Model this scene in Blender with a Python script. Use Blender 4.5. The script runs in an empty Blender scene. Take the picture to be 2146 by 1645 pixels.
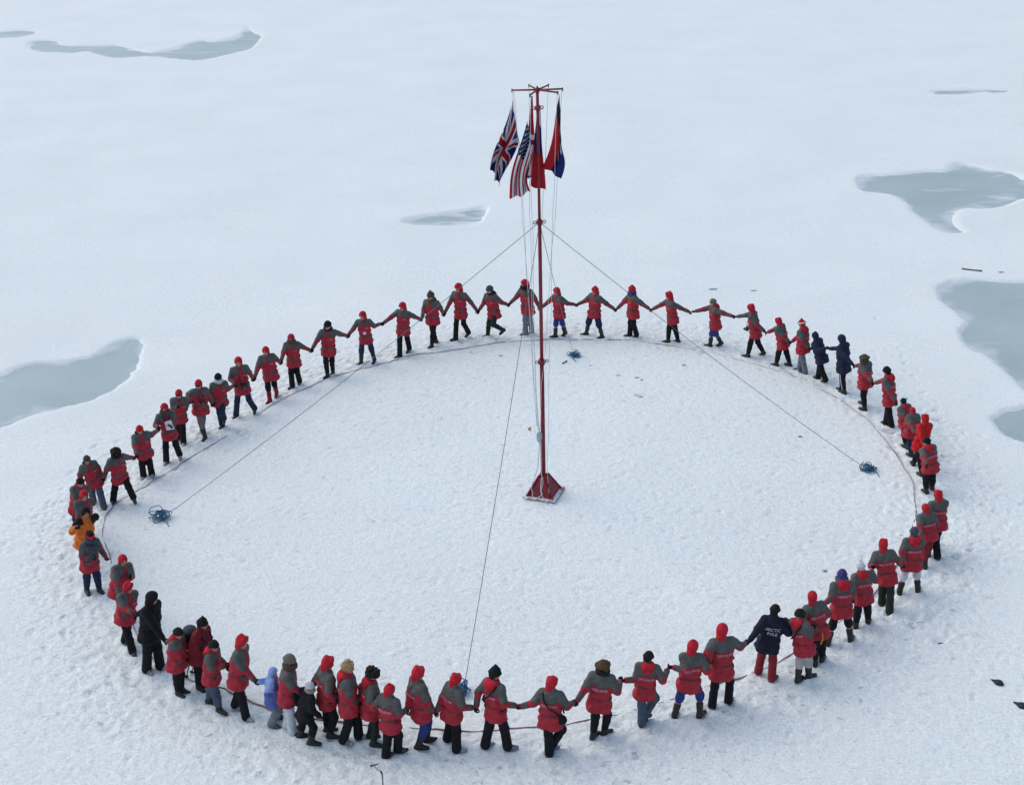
import bpy, math, random
import numpy as np
from mathutils import Vector, Matrix
random.seed(7)
rng = np.random.RandomState(7)
scn = bpy.context.scene
C = scn.collection

# ------------------------------------------------------------------ camera
FPX, PITCH, ROLL, CAMH = 2903.35, 0.415114, -0.026179939, 16.2356
PW, PH = 2146.0, 1645.0
_cp, _sp, _cr, _sr = math.cos(PITCH), math.sin(PITCH), math.cos(ROLL), math.sin(ROLL)
FWD = np.array([0, _cp, -_sp]); _r = np.array([1., 0, 0]); _u = np.array([0, _sp, _cp])
RGT = _cr*_r + _sr*_u; UPV = -_sr*_r + _cr*_u
CAM = np.array([0, 0, CAMH])
cd = bpy.data.cameras.new('camera'); cam = bpy.data.objects.new('camera', cd); C.objects.link(cam)
cam.matrix_world = Matrix(((RGT[0], UPV[0], -FWD[0], 0), (RGT[1], UPV[1], -FWD[1], 0), (RGT[2], UPV[2], -FWD[2], CAMH), (0, 0, 0, 1)))
cd.sensor_width = 36; cd.lens = 36*FPX/PW; cd.clip_end = 9000; cd.clip_start = .1
scn.camera = cam

# ------------------------------------------------------------------ light
SUN_EL, SUN_ROT = math.radians(50), math.radians(300)
w = bpy.data.worlds.new("World"); scn.world = w; w.use_nodes = True
nt = w.node_tree; nt.nodes.clear()
sky = nt.nodes.new('ShaderNodeTexSky'); sky.sky_type = 'NISHITA'; sky.sun_disc = False
sky.sun_elevation = SUN_EL; sky.sun_rotation = SUN_ROT
sky.air_density = 1.0; sky.dust_density = 2.1; sky.ozone_density = 1.0
bg = nt.nodes.new('ShaderNodeBackground'); bg.inputs['Strength'].default_value = 0.15
wo = nt.nodes.new('ShaderNodeOutputWorld')
nt.links.new(sky.outputs[0], bg.inputs[0]); nt.links.new(bg.outputs[0], wo.inputs[0])
sl = bpy.data.lights.new('sun', 'SUN'); sl.energy = 0.7; sl.angle = math.radians(100); sl.color = (1, .99, .93)
so = bpy.data.objects.new('sun', sl); C.objects.link(so)
sdir = Vector((math.sin(SUN_ROT)*math.cos(SUN_EL), math.cos(SUN_ROT)*math.cos(SUN_EL), math.sin(SUN_EL)))
so.rotation_euler = sdir.to_track_quat('Z', 'Y').to_euler(); so.location = (0, 20, 40)
vs = scn.view_settings; vs.view_transform = 'Standard'; vs.look = 'None'; vs.gamma = 1; vs.use_curve_mapping = False
vs.exposure = 0.34

# ------------------------------------------------------------------ helpers
def ray(px, py):
    d = (px-PW/2)/FPX*RGT - (py-PH/2)/FPX*UPV + FWD
    return d
def at(px, py, z=0.0):                 # where a sight line meets the level z
    d = ray(px, py); t = (z-CAMH)/d[2]
    return CAM + d*t
def on_plane(px, py, g):               # where a sight line meets the upright plane through g that faces the camera
    n = np.array([g[0], g[1], 0.]); n /= np.linalg.norm(n)
    d = ray(px, py); t = np.dot(np.array(g)-CAM, n)/np.dot(d, n)
    return CAM + d*t
def unit(v):
    v = np.asarray(v, float); return v/(np.linalg.norm(v)+1e-12)

def new_mesh(name, verts, faces, mat, smooth=True):
    me = bpy.data.meshes.new(name)
    verts = np.asarray(verts, np.float32); faces = np.asarray(faces, np.int32)
    n, k = faces.shape
    me.vertices.add(len(verts)); me.vertices.foreach_set('co', verts.ravel())
    me.loops.add(n*k); me.loops.foreach_set('vertex_index', faces.ravel())
    me.polygons.add(n)
    me.polygons.foreach_set('loop_start', np.arange(0, n*k, k, dtype=np.int32))
    me.polygons.foreach_set('loop_total', np.full(n, k, np.int32))
    me.update(calc_edges=True)
    if smooth: me.polygons.foreach_set('use_smooth', np.ones(n, bool))
    for m in (mat if isinstance(mat, (list, tuple)) else [mat]): me.materials.append(m)
    return me
def link(name, me, parent=None, loc=None, mtx=None):
    o = bpy.data.objects.new(name, me); C.objects.link(o)
    if parent is not None: o.parent = parent
    if loc is not None: o.location = Vector([float(v) for v in loc])
    if mtx is not None: o.matrix_local = mtx
    return o
def tag(o, label=None, cat=None, group=None, kind=None):
    if label: o['label'] = label
    if cat: o['category'] = cat
    if group: o['group'] = group
    if kind: o['kind'] = kind
    return o
def fattr(me, name, vals):
    a = me.attributes.new(name, 'FLOAT', 'POINT'); a.data.foreach_set('value', np.asarray(vals, np.float32))

# ---- distance fields and surface nets
class Field:
    def __init__(s, lo, hi, res):
        s.res = res; s.lo = np.asarray(lo, float)
        n = np.ceil((np.asarray(hi)-s.lo)/res).astype(int)+1
        s.f = np.full(n, 0.5)
        s.ax = [s.lo[i]+res*np.arange(n[i]) for i in range(3)]
    def sub(s, lo, hi):
        sl_ = []
        for i in range(3):
            a = max(0, int(math.floor((lo[i]-s.lo[i])/s.res))); b = min(s.f.shape[i], int(math.ceil((hi[i]-s.lo[i])/s.res))+1)
            sl_.append(slice(a, max(a, b)))
        X, Y, Z = np.meshgrid(s.ax[0][sl_[0]], s.ax[1][sl_[1]], s.ax[2][sl_[2]], indexing='ij', sparse=True)
        return tuple(sl_), X, Y, Z
    def blend(s, sl_, d, k, sub=False):
        f = s.f[sl_]
        if f.size == 0: return
        if sub:
            s.f[sl_] = -smin(-f, d, k)
        else: s.f[sl_] = smin(f, d, k)
    def cone(s, a, b, ra, rb, k=.03, sub=False):
        a = np.asarray(a, float); b = np.asarray(b, float); m = max(ra, rb)+k+s.res*2
        sl_, X, Y, Z = s.sub(np.minimum(a, b)-m, np.maximum(a, b)+m)
        ab = b-a; L = ab@ab+1e-9
        t = np.clip(((X-a[0])*ab[0]+(Y-a[1])*ab[1]+(Z-a[2])*ab[2])/L, 0, 1)
        d = np.sqrt((X-a[0]-t*ab[0])**2+(Y-a[1]-t*ab[1])**2+(Z-a[2]-t*ab[2])**2)-(ra+(rb-ra)*t)
        s.blend(sl_, d, k, sub)
    def ell(s, c, r, R=None, k=.03, sub=False):
        c = np.asarray(c, float); r = np.asarray(r, float); m = r.max()+k+s.res*2
        sl_, X, Y, Z = s.sub(c-m, c+m)
        x, y, z = X-c[0], Y-c[1], Z-c[2]
        if R is not None: x, y, z = [R[i][0]*x+R[i][1]*y+R[i][2]*z for i in range(3)]
        q = np.sqrt((x/r[0])**2+(y/r[1])**2+(z/r[2])**2)
        s.blend(sl_, (q-1)*r.min()*np.where(q > 1, 1, 1), k, sub)
    def nets(s):
        f = s.f; ins = f < 0
        n = np.array(f.shape)-1
        cnt = np.zeros(n, np.int8)
        for dx in (0, 1):
            for dy in (0, 1):
                for dz in (0, 1): cnt += ins[dx:n[0]+dx, dy:n[1]+dy, dz:n[2]+dz]
        act = (cnt > 0) & (cnt < 8)
        idx = np.full(n, -1, np.int32); I = np.argwhere(act); idx[act] = np.arange(len(I))
        acc = np.zeros((len(I), 3)); num = np.zeros(len(I))
        i, j, k = I.T
        cor = [(0, 0, 0), (1, 0, 0), (0, 1, 0), (1, 1, 0), (0, 0, 1), (1, 0, 1), (0, 1, 1), (1, 1, 1)]
        vals = [f[i+c[0], j+c[1], k+c[2]] for c in cor]
        for a in range(8):
            for b in range(a+1, 8):
                dd = [cor[b][q]-cor[a][q] for q in range(3)]
                if sum(abs(q) for q in dd) != 1: continue
                va, vb = vals[a], vals[b]; m = (va < 0) != (vb < 0)
                t = np.where(m, va/(va-vb+1e-12), 0)
                for q in range(3): acc[:, q] += np.where(m, cor[a][q]+t*dd[q], 0)
                num += m
        V = s.lo+s.res*(I+acc/num[:, None])
        Q = []
        for ax in range(3):
            b, c = (ax+1) % 3, (ax+2) % 3
            sl0 = [slice(None)]*3; sl1 = [slice(None)]*3
            sl0[ax] = slice(0, -1); sl1[ax] = slice(1, None)
            A = ins[tuple(sl0)]; B = ins[tuple(sl1)]
            E_ = np.argwhere(A != B)
            E_ = E_[(E_[:, b] > 0) & (E_[:, c] > 0) & (E_[:, b] < f.shape[b]-1) & (E_[:, c] < f.shape[c]-1)]
            if not len(E_): continue
            def g(db, dc):
                e = E_.copy(); e[:, b] -= db; e[:, c] -= dc
                return idx[e[:, 0], e[:, 1], e[:, 2]]
            q = np.stack([g(1, 1), g(0, 1), g(0, 0), g(1, 0)], 1)
            fl = ~A[E_[:, 0], E_[:, 1], E_[:, 2]]
            q[fl] = q[fl][:, ::-1]
            Q.append(q)
        Q = np.concatenate(Q)
        Q = Q[(Q >= 0).all(1)]
        return V, Q
def smin(a, b, k):
    h = np.clip(.5+.5*(b-a)/k, 0, 1)
    return b+(a-b)*h-k*h*(1-h)

def tube_mesh(paths, radius, sides=6, closed=False):
    V, F = [], []
    for P in paths:
        P = np.asarray(P, float); n = len(P)
        T = np.gradient(P, axis=0); T /= np.linalg.norm(T, axis=1)[:, None]+1e-9
        ref = np.array([0, 0, 1.]) if abs(T[0][2]) < .9 else np.array([1., 0, 0])
        base = sum(len(v) for v in V)
        rr = radius if np.ndim(radius) else np.full(n, radius)
        nx = unit(np.cross(ref, T[0])); ring = []
        for i in range(n):
            nx = unit(nx-T[i]*(nx@T[i])); ny = np.cross(T[i], nx)
            an = np.arange(sides)*2*math.pi/sides
            ring.append(P[i]+rr[i]*(np.cos(an)[:, None]*nx+np.sin(an)[:, None]*ny))
        V.append(np.concatenate(ring))
        for i in range(n-1):
            for s_ in range(sides):
                a = base+i*sides+s_; b = base+i*sides+(s_+1) % sides
                F.append((a, b, b+sides, a+sides))
        c0 = base+n*sides
        V.append(np.array([P[0], P[-1]]))
        for s_ in range(sides):
            F.append((base+(s_+1) % sides, base+s_, c0, c0)); F.append((base+(n-1)*sides+s_, base+(n-1)*sides+(s_+1) % sides, c0+1, c0+1))
    V = np.concatenate(V)
    return V, F
def tube(name, paths, radius, mat, parent=None, sides=6, org=None):
    V, F = tube_mesh(paths, radius, sides)
    me = bpy.data.meshes.new(name)
    if org is not None: V = V-np.asarray(org)
    me.from_pydata(V.tolist(), [], [f if f[2] != f[3] else f[:3] for f in F]); me.materials.append(mat)
    for p in me.polygons: p.use_smooth = True
    return link(name, me, parent)
def box(name, mat, parent, verts, faces, smooth=False):
    me = bpy.data.meshes.new(name); me.from_pydata([tuple(map(float, v)) for v in verts], [], faces); me.materials.append(mat)
    me.update(); return link(name, me, parent)
def solid_box(c, sx, sy, sz, R=None):
    V = np.array([(x, y, z) for x in (-1, 1) for y in (-1, 1) for z in (-1, 1)], float)*np.array([sx, sy, sz])/2
    if R is not None: V = V@np.asarray(R).T
    return V+np.asarray(c), [(0, 1, 3, 2), (4, 6, 7, 5), (0, 4, 5, 1), (2, 3, 7, 6), (0, 2, 6, 4), (1, 5, 7, 3)]

# ------------------------------------------------------------------ materials
def mat_base(name):
    m = bpy.data.materials.new(name); m.use_nodes = True
    t = m.node_tree; b = t.nodes['Principled BSDF']; return m, t, b
def N(t, kind, **kw):
    n = t.nodes.new(kind)
    for k, v in kw.items():
        if k in n.inputs: n.inputs[k].default_value = v
        else: setattr(n, k, v)
    return n
def vary(t, col_socket_or_rgb, amt=.25, scale=9, detail=3):
    tc = N(t, 'ShaderNodeTexCoord'); no = N(t, 'ShaderNodeTexNoise', Scale=scale, Detail=detail)
    t.links.new(tc.outputs['Object'], no.inputs['Vector'])
    mr = N(t, 'ShaderNodeMapRange'); mr.inputs[1].default_value = .3; mr.inputs[2].default_value = .7
    mr.inputs[3].default_value = 1-amt; mr.inputs[4].default_value = 1+amt
    t.links.new(no.outputs[0], mr.inputs[0])
    mx = N(t, 'ShaderNodeMix', data_type='RGBA', blend_type='MULTIPLY'); mx.inputs[0].default_value = 1
    if isinstance(col_socket_or_rgb, (tuple, list)): mx.inputs[6].default_value = (*col_socket_or_rgb, 1)
    else: t.links.new(col_socket_or_rgb, mx.inputs[6])
    t.links.new(mr.outputs[0], mx.inputs[7])
    return mx.outputs[2], no, tc
def fabric(name, col, rough=.85, amt=.22, scale=9, bump=.6, spec=.2):
    m, t, b = mat_base(name)
    c, no, tc = vary(t, col, amt, scale)
    t.links.new(c, b.inputs['Base Color']); b.inputs['Roughness'].default_value = rough
    b.inputs['Specular IOR Level'].default_value = spec
    n2 = N(t, 'ShaderNodeTexNoise', Scale=14, Detail=4); t.links.new(tc.outputs['Object'], n2.inputs['Vector'])
    bp = N(t, 'ShaderNodeBump', Strength=bump, Distance=.02); t.links.new(n2.outputs[0], bp.inputs['Height'])
    t.links.new(bp.outputs[0], b.inputs['Normal'])
    return m
RED = (.36, .025, .038); GREY = (.088, .089, .082)
def parka(name, main, grey):
    m, t, b = mat_base(name)
    at_ = N(t, 'ShaderNodeAttribute', attribute_name='panel')
    mr = N(t, 'ShaderNodeMapRange'); mr.inputs[1].default_value = -.004; mr.inputs[2].default_value = .004
    t.links.new(at_.outputs['Fac'], mr.inputs[0])
    mx = N(t, 'ShaderNodeMix', data_type='RGBA'); mx.inputs[6].default_value = (*main, 1); mx.inputs[7].default_value = (*grey, 1)
    t.links.new(mr.outputs[0], mx.inputs[0])
    # dark seam along the panel edges
    ab = N(t, 'ShaderNodeMath', operation='ABSOLUTE'); t.links.new(at_.outputs['Fac'], ab.inputs[0])
    m2 = N(t, 'ShaderNodeMapRange'); m2.inputs[1].default_value = .003; m2.inputs[2].default_value = .010; m2.inputs[3].default_value = .55; m2.inputs[4].default_value = 1
    t.links.new(ab.outputs[0], m2.inputs[0])
    mm = N(t, 'ShaderNodeMix', data_type='RGBA', blend_type='MULTIPLY'); mm.inputs[0].default_value = 1
    t.links.new(mx.outputs[2], mm.inputs[6]); t.links.new(m2.outputs[0], mm.inputs[7])
    c, no, tc = vary(t, mm.outputs[2], .2, 8)
    t.links.new(c, b.inputs['Base Color']); b.inputs['Roughness'].default_value = .75; b.inputs['Specular IOR Level'].default_value = .22
    n2 = N(t, 'ShaderNodeTexNoise', Scale=11, Detail=4); t.links.new(tc.outputs['Object'], n2.inputs['Vector'])
    bp = N(t, 'ShaderNodeBump', Strength=1.0, Distance=.035); t.links.new(n2.outputs[0], bp.inputs['Height'])
    t.links.new(bp.outputs[0], b.inputs['Normal'])
    return m
def skin_mat():
    m, t, b = mat_base('skin')
    at_ = N(t, 'ShaderNodeAttribute', attribute_name='features')
    mr = N(t, 'ShaderNodeMapRange'); mr.inputs[1].default_value = -.003; mr.inputs[2].default_value = .003
    t.links.new(at_.outputs['Fac'], mr.inputs[0])
    mx = N(t, 'ShaderNodeMix', data_type='RGBA'); mx.inputs[6].default_value = (.42, .20, .15, 1); mx.inputs[7].default_value = (.07, .025, .02, 1)
    t.links.new(mr.outputs[0], mx.inputs[0]); c, no, tc = vary(t, mx.outputs[2], .12, 20)
    t.links.new(c, b.inputs['Base Color']); b.inputs['Roughness'].default_value = .6
    return m
M = {}
M['red'] = parka('red_parka_cloth', RED, GREY)
M['allred'] = fabric('plain_red_cloth', (.45, .014, .016))
M['redhood'] = fabric('red_hood_cloth', (.45, .017, .030))
M['navy'] = fabric('navy_coat_cloth', (.018, .022, .050))
M['navy2'] = fabric('dark_navy_cloth', (.012, .014, .026))
M['black'] = fabric('black_cloth', (.010, .010, .012))
M['orange'] = parka('orange_parka_cloth', (.60, .155, .02), (.012, .012, .015))
M['blue'] = parka('blue_parka_cloth', (.09, .12, .36), (.24, .34, .60))
M['lightblue'] = fabric('light_blue_cloth', (.24, .33, .62))
M['darkred'] = fabric('dark_red_cloth', (.16, .016, .022))
M['jeans'] = fabric('denim', (.065, .085, .125))
M['navytr'] = fabric('navy_trouser_cloth', (.020, .026, .058))
M['bluetr'] = fabric('blue_trouser_cloth', (.026, .044, .17))
M['khaki'] = fabric('khaki_cloth', (.16, .145, .125))
M['cream'] = fabric('cream_cloth', (.40, .37, .34))
M['white'] = fabric('white_trouser_cloth', (.52, .54, .56))
M['greytr'] = fabric('grey_trouser_cloth', (.16, .17, .19))
M['green'] = fabric('dark_green_cloth', (.022, .026, .022))
M['darkredtr'] = fabric('brick_red_trousers', (.22, .022, .026))
M['boot'] = fabric('black_rubber', (.014, .014, .013), rough=.45, spec=.4)
M['shoe'] = fabric('snowy_boot_leather', (.07, .07, .07), amt=.7, scale=14)
M['paleshoe'] = fabric('snow_caked_boot', (.26, .27, .29), amt=.6, scale=12)
M['glove'] = fabric('black_glove', (.012, .012, .014))
M['greyglove'] = fabric('grey_glove', (.12, .12, .12))
M['blueglove'] = fabric('teal_glove', (.02, .07, .16))
M['skin'] = skin_mat()
M['furdark'] = fabric('dark_fur', (.016, .013, .011), amt=.6, scale=40, bump=1)
M['furtan'] = fabric('tan_fur', (.30, .25, .20), amt=.5, scale=40, bump=1)
M['furbrown'] = fabric('brown_fur', (.075, .055, .038), amt=.5, scale=40, bump=1)
M['blond'] = fabric('blond_hair', (.34, .23, .12), amt=.5, scale=30, bump=1)
M['greyknit'] = fabric('grey_knit', (.055, .065, .075), scale=30)
M['tanknit'] = fabric('tan_knit', (.15, .125, .095), scale=30)
M['brownknit'] = fabric('brown_knit', (.085, .050, .022), scale=30)
M['purple'] = fabric('purple_patterned_knit', (.060, .042, .17), amt=.8, scale=30)
M['whiteknit'] = fabric('white_knit', (.50, .51, .52), scale=30)
M['steel'] = fabric('dark_metal', (.05, .05, .055), rough=.4, spec=.5)
M['mastred'] = fabric('mast_red_paint', (.20, .014, .018), rough=.55, amt=.3, scale=6, bump=.15, spec=.4)
M['platered'] = None
M['rope_blue'] = fabric('blue_rope', (.05, .15, .26), scale=60)
M['rope_dark'] = fabric('guy_rope', (.13, .15, .17), scale=60)
M['rope_white'] = fabric('white_cord', (.52, .54, .55), scale=60)
M['ringrope'] = fabric('ring_rope', (.30, .21, .23), amt=.8, scale=1.2)
M['lettering'] = fabric('pale_lettering', (.42, .30, .36))
M['whitemark'] = fabric('white_mark', (.55, .55, .58))
M['paper'] = fabric('white_paper', (.7, .7, .7))
M['yellow'] = fabric('yellow_cord', (.55, .30, .03))
M['wood'] = fabric('weathered_wood', (.09, .075, .06))

def snow_material():
    m, t, b = mat_base('snow')
    tc = N(t, 'ShaderNodeTexCoord')
    n1 = N(t, 'ShaderNodeTexNoise', Scale=19, Detail=6, Roughness=.75); n2 = N(t, 'ShaderNodeTexNoise', Scale=.22, Detail=4); n3 = N(t, 'ShaderNodeTexNoise', Scale=7, Detail=4)
    for n in (n1, n2, n3): t.links.new(tc.outputs['Object'], n.inputs['Vector'])
    tr = N(t, 'ShaderNodeAttribute', attribute_name='trample')
    cr = N(t, 'ShaderNodeMapRange'); cr.inputs[1].default_value = .35; cr.inputs[2].default_value = .65; cr.inputs[3].default_value = .76; cr.inputs[4].default_value = 1.04
    t.links.new(n1.outputs[0], cr.inputs[0])
    c2 = N(t, 'ShaderNodeMapRange'); c2.inputs[1].default_value = .3; c2.inputs[2].default_value = .7; c2.inputs[3].default_value = .95; c2.inputs[4].default_value = 1.0
    t.links.new(n2.outputs[0], c2.inputs[0])
    mu = N(t, 'ShaderNodeMath', operation='MULTIPLY'); t.links.new(cr.outputs[0], mu.inputs[0]); t.links.new(c2.outputs[0], mu.inputs[1])
    n6 = N(t, 'ShaderNodeTexNoise', Scale=4.2, Detail=5, Roughness=.65); t.links.new(tc.outputs['Object'], n6.inputs['Vector'])
    fl = N(t, 'ShaderNodeMapRange'); fl.inputs[1].default_value = .585; fl.inputs[2].default_value = .68; fl.inputs[3].default_value = 0; fl.inputs[4].default_value = .40; t.links.new(n6.outputs[0], fl.inputs[0])
    ta = N(t, 'ShaderNodeMath', operation='MULTIPLY_ADD'); t.links.new(tr.outputs['Fac'], ta.inputs[0]); ta.inputs[1].default_value = .9; ta.inputs[2].default_value = .08
    f2 = N(t, 'ShaderNodeMath', operation='MULTIPLY'); t.links.new(fl.outputs[0], f2.inputs[0]); t.links.new(ta.outputs[0], f2.inputs[1])
    f3 = N(t, 'ShaderNodeMath', operation='SUBTRACT'); f3.inputs[0].default_value = 1; t.links.new(f2.outputs[0], f3.inputs[1])
    m3 = N(t, 'ShaderNodeMath', operation='MULTIPLY'); t.links.new(mu.outputs[0], m3.inputs[0]); t.links.new(f3.outputs[0], m3.inputs[1])
    mx = N(t, 'ShaderNodeMix', data_type='RGBA', blend_type='MULTIPLY'); mx.inputs[0].default_value = 1; mx.inputs[6].default_value = (.865, .915, .870, 1)
    t.links.new(m3.outputs[0], mx.inputs[7]); t.links.new(mx.outputs[2], b.inputs['Base Color'])
    b.inputs['Roughness'].default_value = .8; b.inputs['Specular IOR Level'].default_value = .15
    # relief: fine crust everywhere, more where it is trodden
    s1 = N(t, 'ShaderNodeMath', operation='MULTIPLY_ADD'); t.links.new(tr.outputs['Fac'], s1.inputs[0]); s1.inputs[1].default_value = 1.1; s1.inputs[2].default_value = .16
    h = N(t, 'ShaderNodeMath', operation='MULTIPLY'); t.links.new(n3.outputs[0], h.inputs[0]); t.links.new(s1.outputs[0], h.inputs[1])
    h2 = N(t, 'ShaderNodeMath', operation='MULTIPLY_ADD'); t.links.new(n1.outputs[0], h2.inputs[0]); h2.inputs[1].default_value = .34; t.links.new(h.outputs[0], h2.inputs[2])
    bp = N(t, 'ShaderNodeBump', Strength=1.0, Distance=.045); t.links.new(h2.outputs[0], bp.inputs['Height']); t.links.new(bp.outputs[0], b.inputs['Normal'])
    return m
def ice_material(name, dust, streak=(.35, 1.6)):
    m, t, b = mat_base(name)
    tc = N(t, 'ShaderNodeTexCoord'); mp = N(t, 'ShaderNodeMapping'); mp.inputs['Scale'].default_value = (streak[0], streak[1], 1); mp.inputs['Rotation'].default_value = (0, 0, -.35)
    t.links.new(tc.outputs['Object'], mp.inputs['Vector'])
    n1 = N(t, 'ShaderNodeTexNoise', Scale=.8, Detail=7, Distortion=.8); t.links.new(mp.outputs[0], n1.inputs['Vector'])
    n2 = N(t, 'ShaderNodeTexNoise', Scale=20, Detail=3); t.links.new(tc.outputs['Object'], n2.inputs['Vector'])
    r = N(t, 'ShaderNodeMapRange'); r.inputs[1].default_value = .70-dust*.35; r.inputs[2].default_value = .86-dust*.30
    t.links.new(n1.outputs[0], r.inputs[0])
    ed = N(t, 'ShaderNodeAttribute', attribute_name='bank')
    n4 = N(t, 'ShaderNodeTexNoise', Scale=.55, Detail=6); t.links.new(tc.outputs['Object'], n4.inputs['Vector'])
    e1 = N(t, 'ShaderNodeMath', operation='MULTIPLY_ADD'); t.links.new(n4.outputs[0], e1.inputs[0]); e1.inputs[1].default_value = 3.6; t.links.new(ed.outputs['Fac'], e1.inputs[2])
    e2 = N(t, 'ShaderNodeMapRange'); e2.inputs[1].default_value = 1.50; e2.inputs[2].default_value = 2.3; e2.inputs[3].default_value = 0; e2.inputs[4].default_value = .75; t.links.new(e1.outputs[0], e2.inputs[0])
    ad = N(t, 'ShaderNodeMath', operation='ADD'); t.links.new(e2.outputs[0], ad.inputs[0]); t.links.new(r.outputs[0], ad.inputs[1]); ad.use_clamp = True
    n5 = N(t, 'ShaderNodeTexNoise', Scale=.35, Detail=5); t.links.new(tc.outputs['Object'], n5.inputs['Vector'])
    base = N(t, 'ShaderNodeMapRange'); base.inputs[1].default_value = .3; base.inputs[2].default_value = .7; base.inputs[3].default_value = .84; base.inputs[4].default_value = 1.14
    hm_ = N(t, 'ShaderNodeMath', operation='MULTIPLY_ADD'); t.links.new(n2.outputs[0], hm_.inputs[0]); hm_.inputs[1].default_value = .5
    hn_ = N(t, 'ShaderNodeMath', operation='MULTIPLY'); t.links.new(n5.outputs[0], hn_.inputs[0]); hn_.inputs[1].default_value = .5; t.links.new(hn_.outputs[0], hm_.inputs[2]); t.links.new(hm_.outputs[0], base.inputs[0])
    mu = N(t, 'ShaderNodeMix', data_type='RGBA', blend_type='MULTIPLY'); mu.inputs[0].default_value = 1; mu.inputs[6].default_value = (.385, .465, .455, 1)
    t.links.new(base.outputs[0], mu.inputs[7])
    mx = N(t, 'ShaderNodeMix', data_type='RGBA'); t.links.new(ad.outputs[0], mx.inputs[0]); t.links.new(mu.outputs[2], mx.inputs[6]); mx.inputs[7].default_value = (.74, .77, .79, 1)
    t.links.new(mx.outputs[2], b.inputs['Base Color']); b.inputs['Roughness'].default_value = .55; b.inputs['Specular IOR Level'].default_value = .25
    bp = N(t, 'ShaderNodeBump', Strength=.3, Distance=.02); t.links.new(n2.outputs[0], bp.inputs['Height']); t.links.new(bp.outputs[0], b.inputs['Normal'])
    return m
M['snow'] = snow_material()
M['ice'] = ice_material('refrozen_pond_ice', .27); M['icedusty'] = ice_material('dusted_pond_ice', .75, (.5, 1.2))
M['slush'] = fabric('wet_slush', (.20, .23, .25), amt=.8, scale=12)  # dark tone painted as the shade in footprint hollows
def plate_material():
    m, t, b = mat_base('snowy_red_plate')
    tc = N(t, 'ShaderNodeTexCoord'); n = N(t, 'ShaderNodeTexNoise', Scale=9, Detail=5); t.links.new(tc.outputs['Object'], n.inputs['Vector'])
    r = N(t, 'ShaderNodeMapRange'); r.inputs[1].default_value = .36; r.inputs[2].default_value = .54; t.links.new(n.outputs[0], r.inputs[0])
    mx = N(t, 'ShaderNodeMix', data_type='RGBA'); mx.inputs[6].default_value = (.20, .02, .025, 1); mx.inputs[7].default_value = (.7, .7, .74, 1)
    t.links.new(r.outputs[0], mx.inputs[0]); t.links.new(mx.outputs[2], b.inputs['Base Color']); b.inputs['Roughness'].default_value = .7
    return m
M['platered'] = plate_material()

# ------------------------------------------------------------------ ponds (outlines seen in the photo, laid out on the level ice)
PONDS = [
 ([(-60, 70), (0, 66), (40, 63), (75, 66), (70, 72), (40, 77), (0, 79), (-60, 80)], 'ice'),
 ([(60, 90), (84, 84), (117, 86), (131, 95), (196, 94), (246, 95), (294, 107), (321, 109), (363, 101), (419, 85), (447, 87), (489, 79), (510, 64), (517, 51), (531, 67), (548, 76), (526, 101), (475, 115), (419, 125), (363, 122), (307, 117), (252, 121), (218, 117), (182, 107), (151, 110), (78, 107)], 'ice'),
 ([(0, 784), (22, 774), (49, 763), (89, 755), (127, 755), (164, 749), (191, 744), (221, 726), (246, 713), (276, 706), (295, 710), (302, 720), (295, 740), (291, 762), (283, 777), (261, 799), (224, 822), (179, 840), (134, 851), (75, 866), (30, 883), (0, 893), (-150, 940), (-300, 930), (-280, 830), (-120, 805)], 'ice'),
 ([(840, 461), (865, 455), (892, 450), (933, 445), (974, 439), (1013, 433), (1023, 437), (1019, 447), (1008, 464), (994, 469), (953, 472), (902, 472), (856, 469)], 'icedusty'),
 ([(1956, 192), (1964, 188), (2003, 187.5), (2037, 185.8), (2072, 186.4), (2121, 189), (2100, 193), (2060, 192.7), (2037, 195.5), (2003, 196.5), (1964, 196)], 'ice'),
 ([(1797, 372), (1820, 366), (1878, 364), (1933, 358), (1984, 357), (2002, 344), (2019, 341), (2070, 352), (2115, 360), (2145, 373), (2185, 392), (2172, 408), (2139, 416), (2105, 431), (2060, 436), (2020, 436), (2003, 447), (2000, 462), (2008, 476), (2022, 484), (1997, 488), (1970, 482), (1942, 464), (1915, 442), (1891, 417), (1866, 406), (1806, 399)], 'ice'),
 ([(1965, 604), (1984, 590), (2028, 583), (2079, 586), (2145, 590), (2320, 600), (2440, 760), (2330, 850), (2180, 830), (2145, 816), (2117, 787), (2089, 762), (2063, 742), (2033, 731), (2012, 706), (2010, 693), (2022, 675), (2002, 652), (1969, 629)], 'ice'),
 ([(2078, 879), (2094, 864), (2145, 849), (2260, 830), (2340, 900), (2230, 945), (2160, 930), (2122, 920), (2094, 902)], 'ice'),
]
def spline_closed(P, sub=5):
    P = np.asarray(P); n = len(P); out = []
    for i in range(n):
        a, b, c, d = P[i-1], P[i], P[(i+1) % n], P[(i+2) % n]
        for t in np.arange(sub)/sub:
            out.append(.5*((2*b)+(c-a)*t+(2*a-5*b+4*c-d)*t*t+(3*b-a-3*c+d)*t**3))
    return np.array(out)
pond_polys = []
for pts, kind in PONDS:
    g = np.array([at(x, y)[:2] for x, y in pts]); g = spline_closed(g, 4)
    g += rng.normal(0, .03, g.shape)
    pond_polys.append((g, kind))
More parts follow.
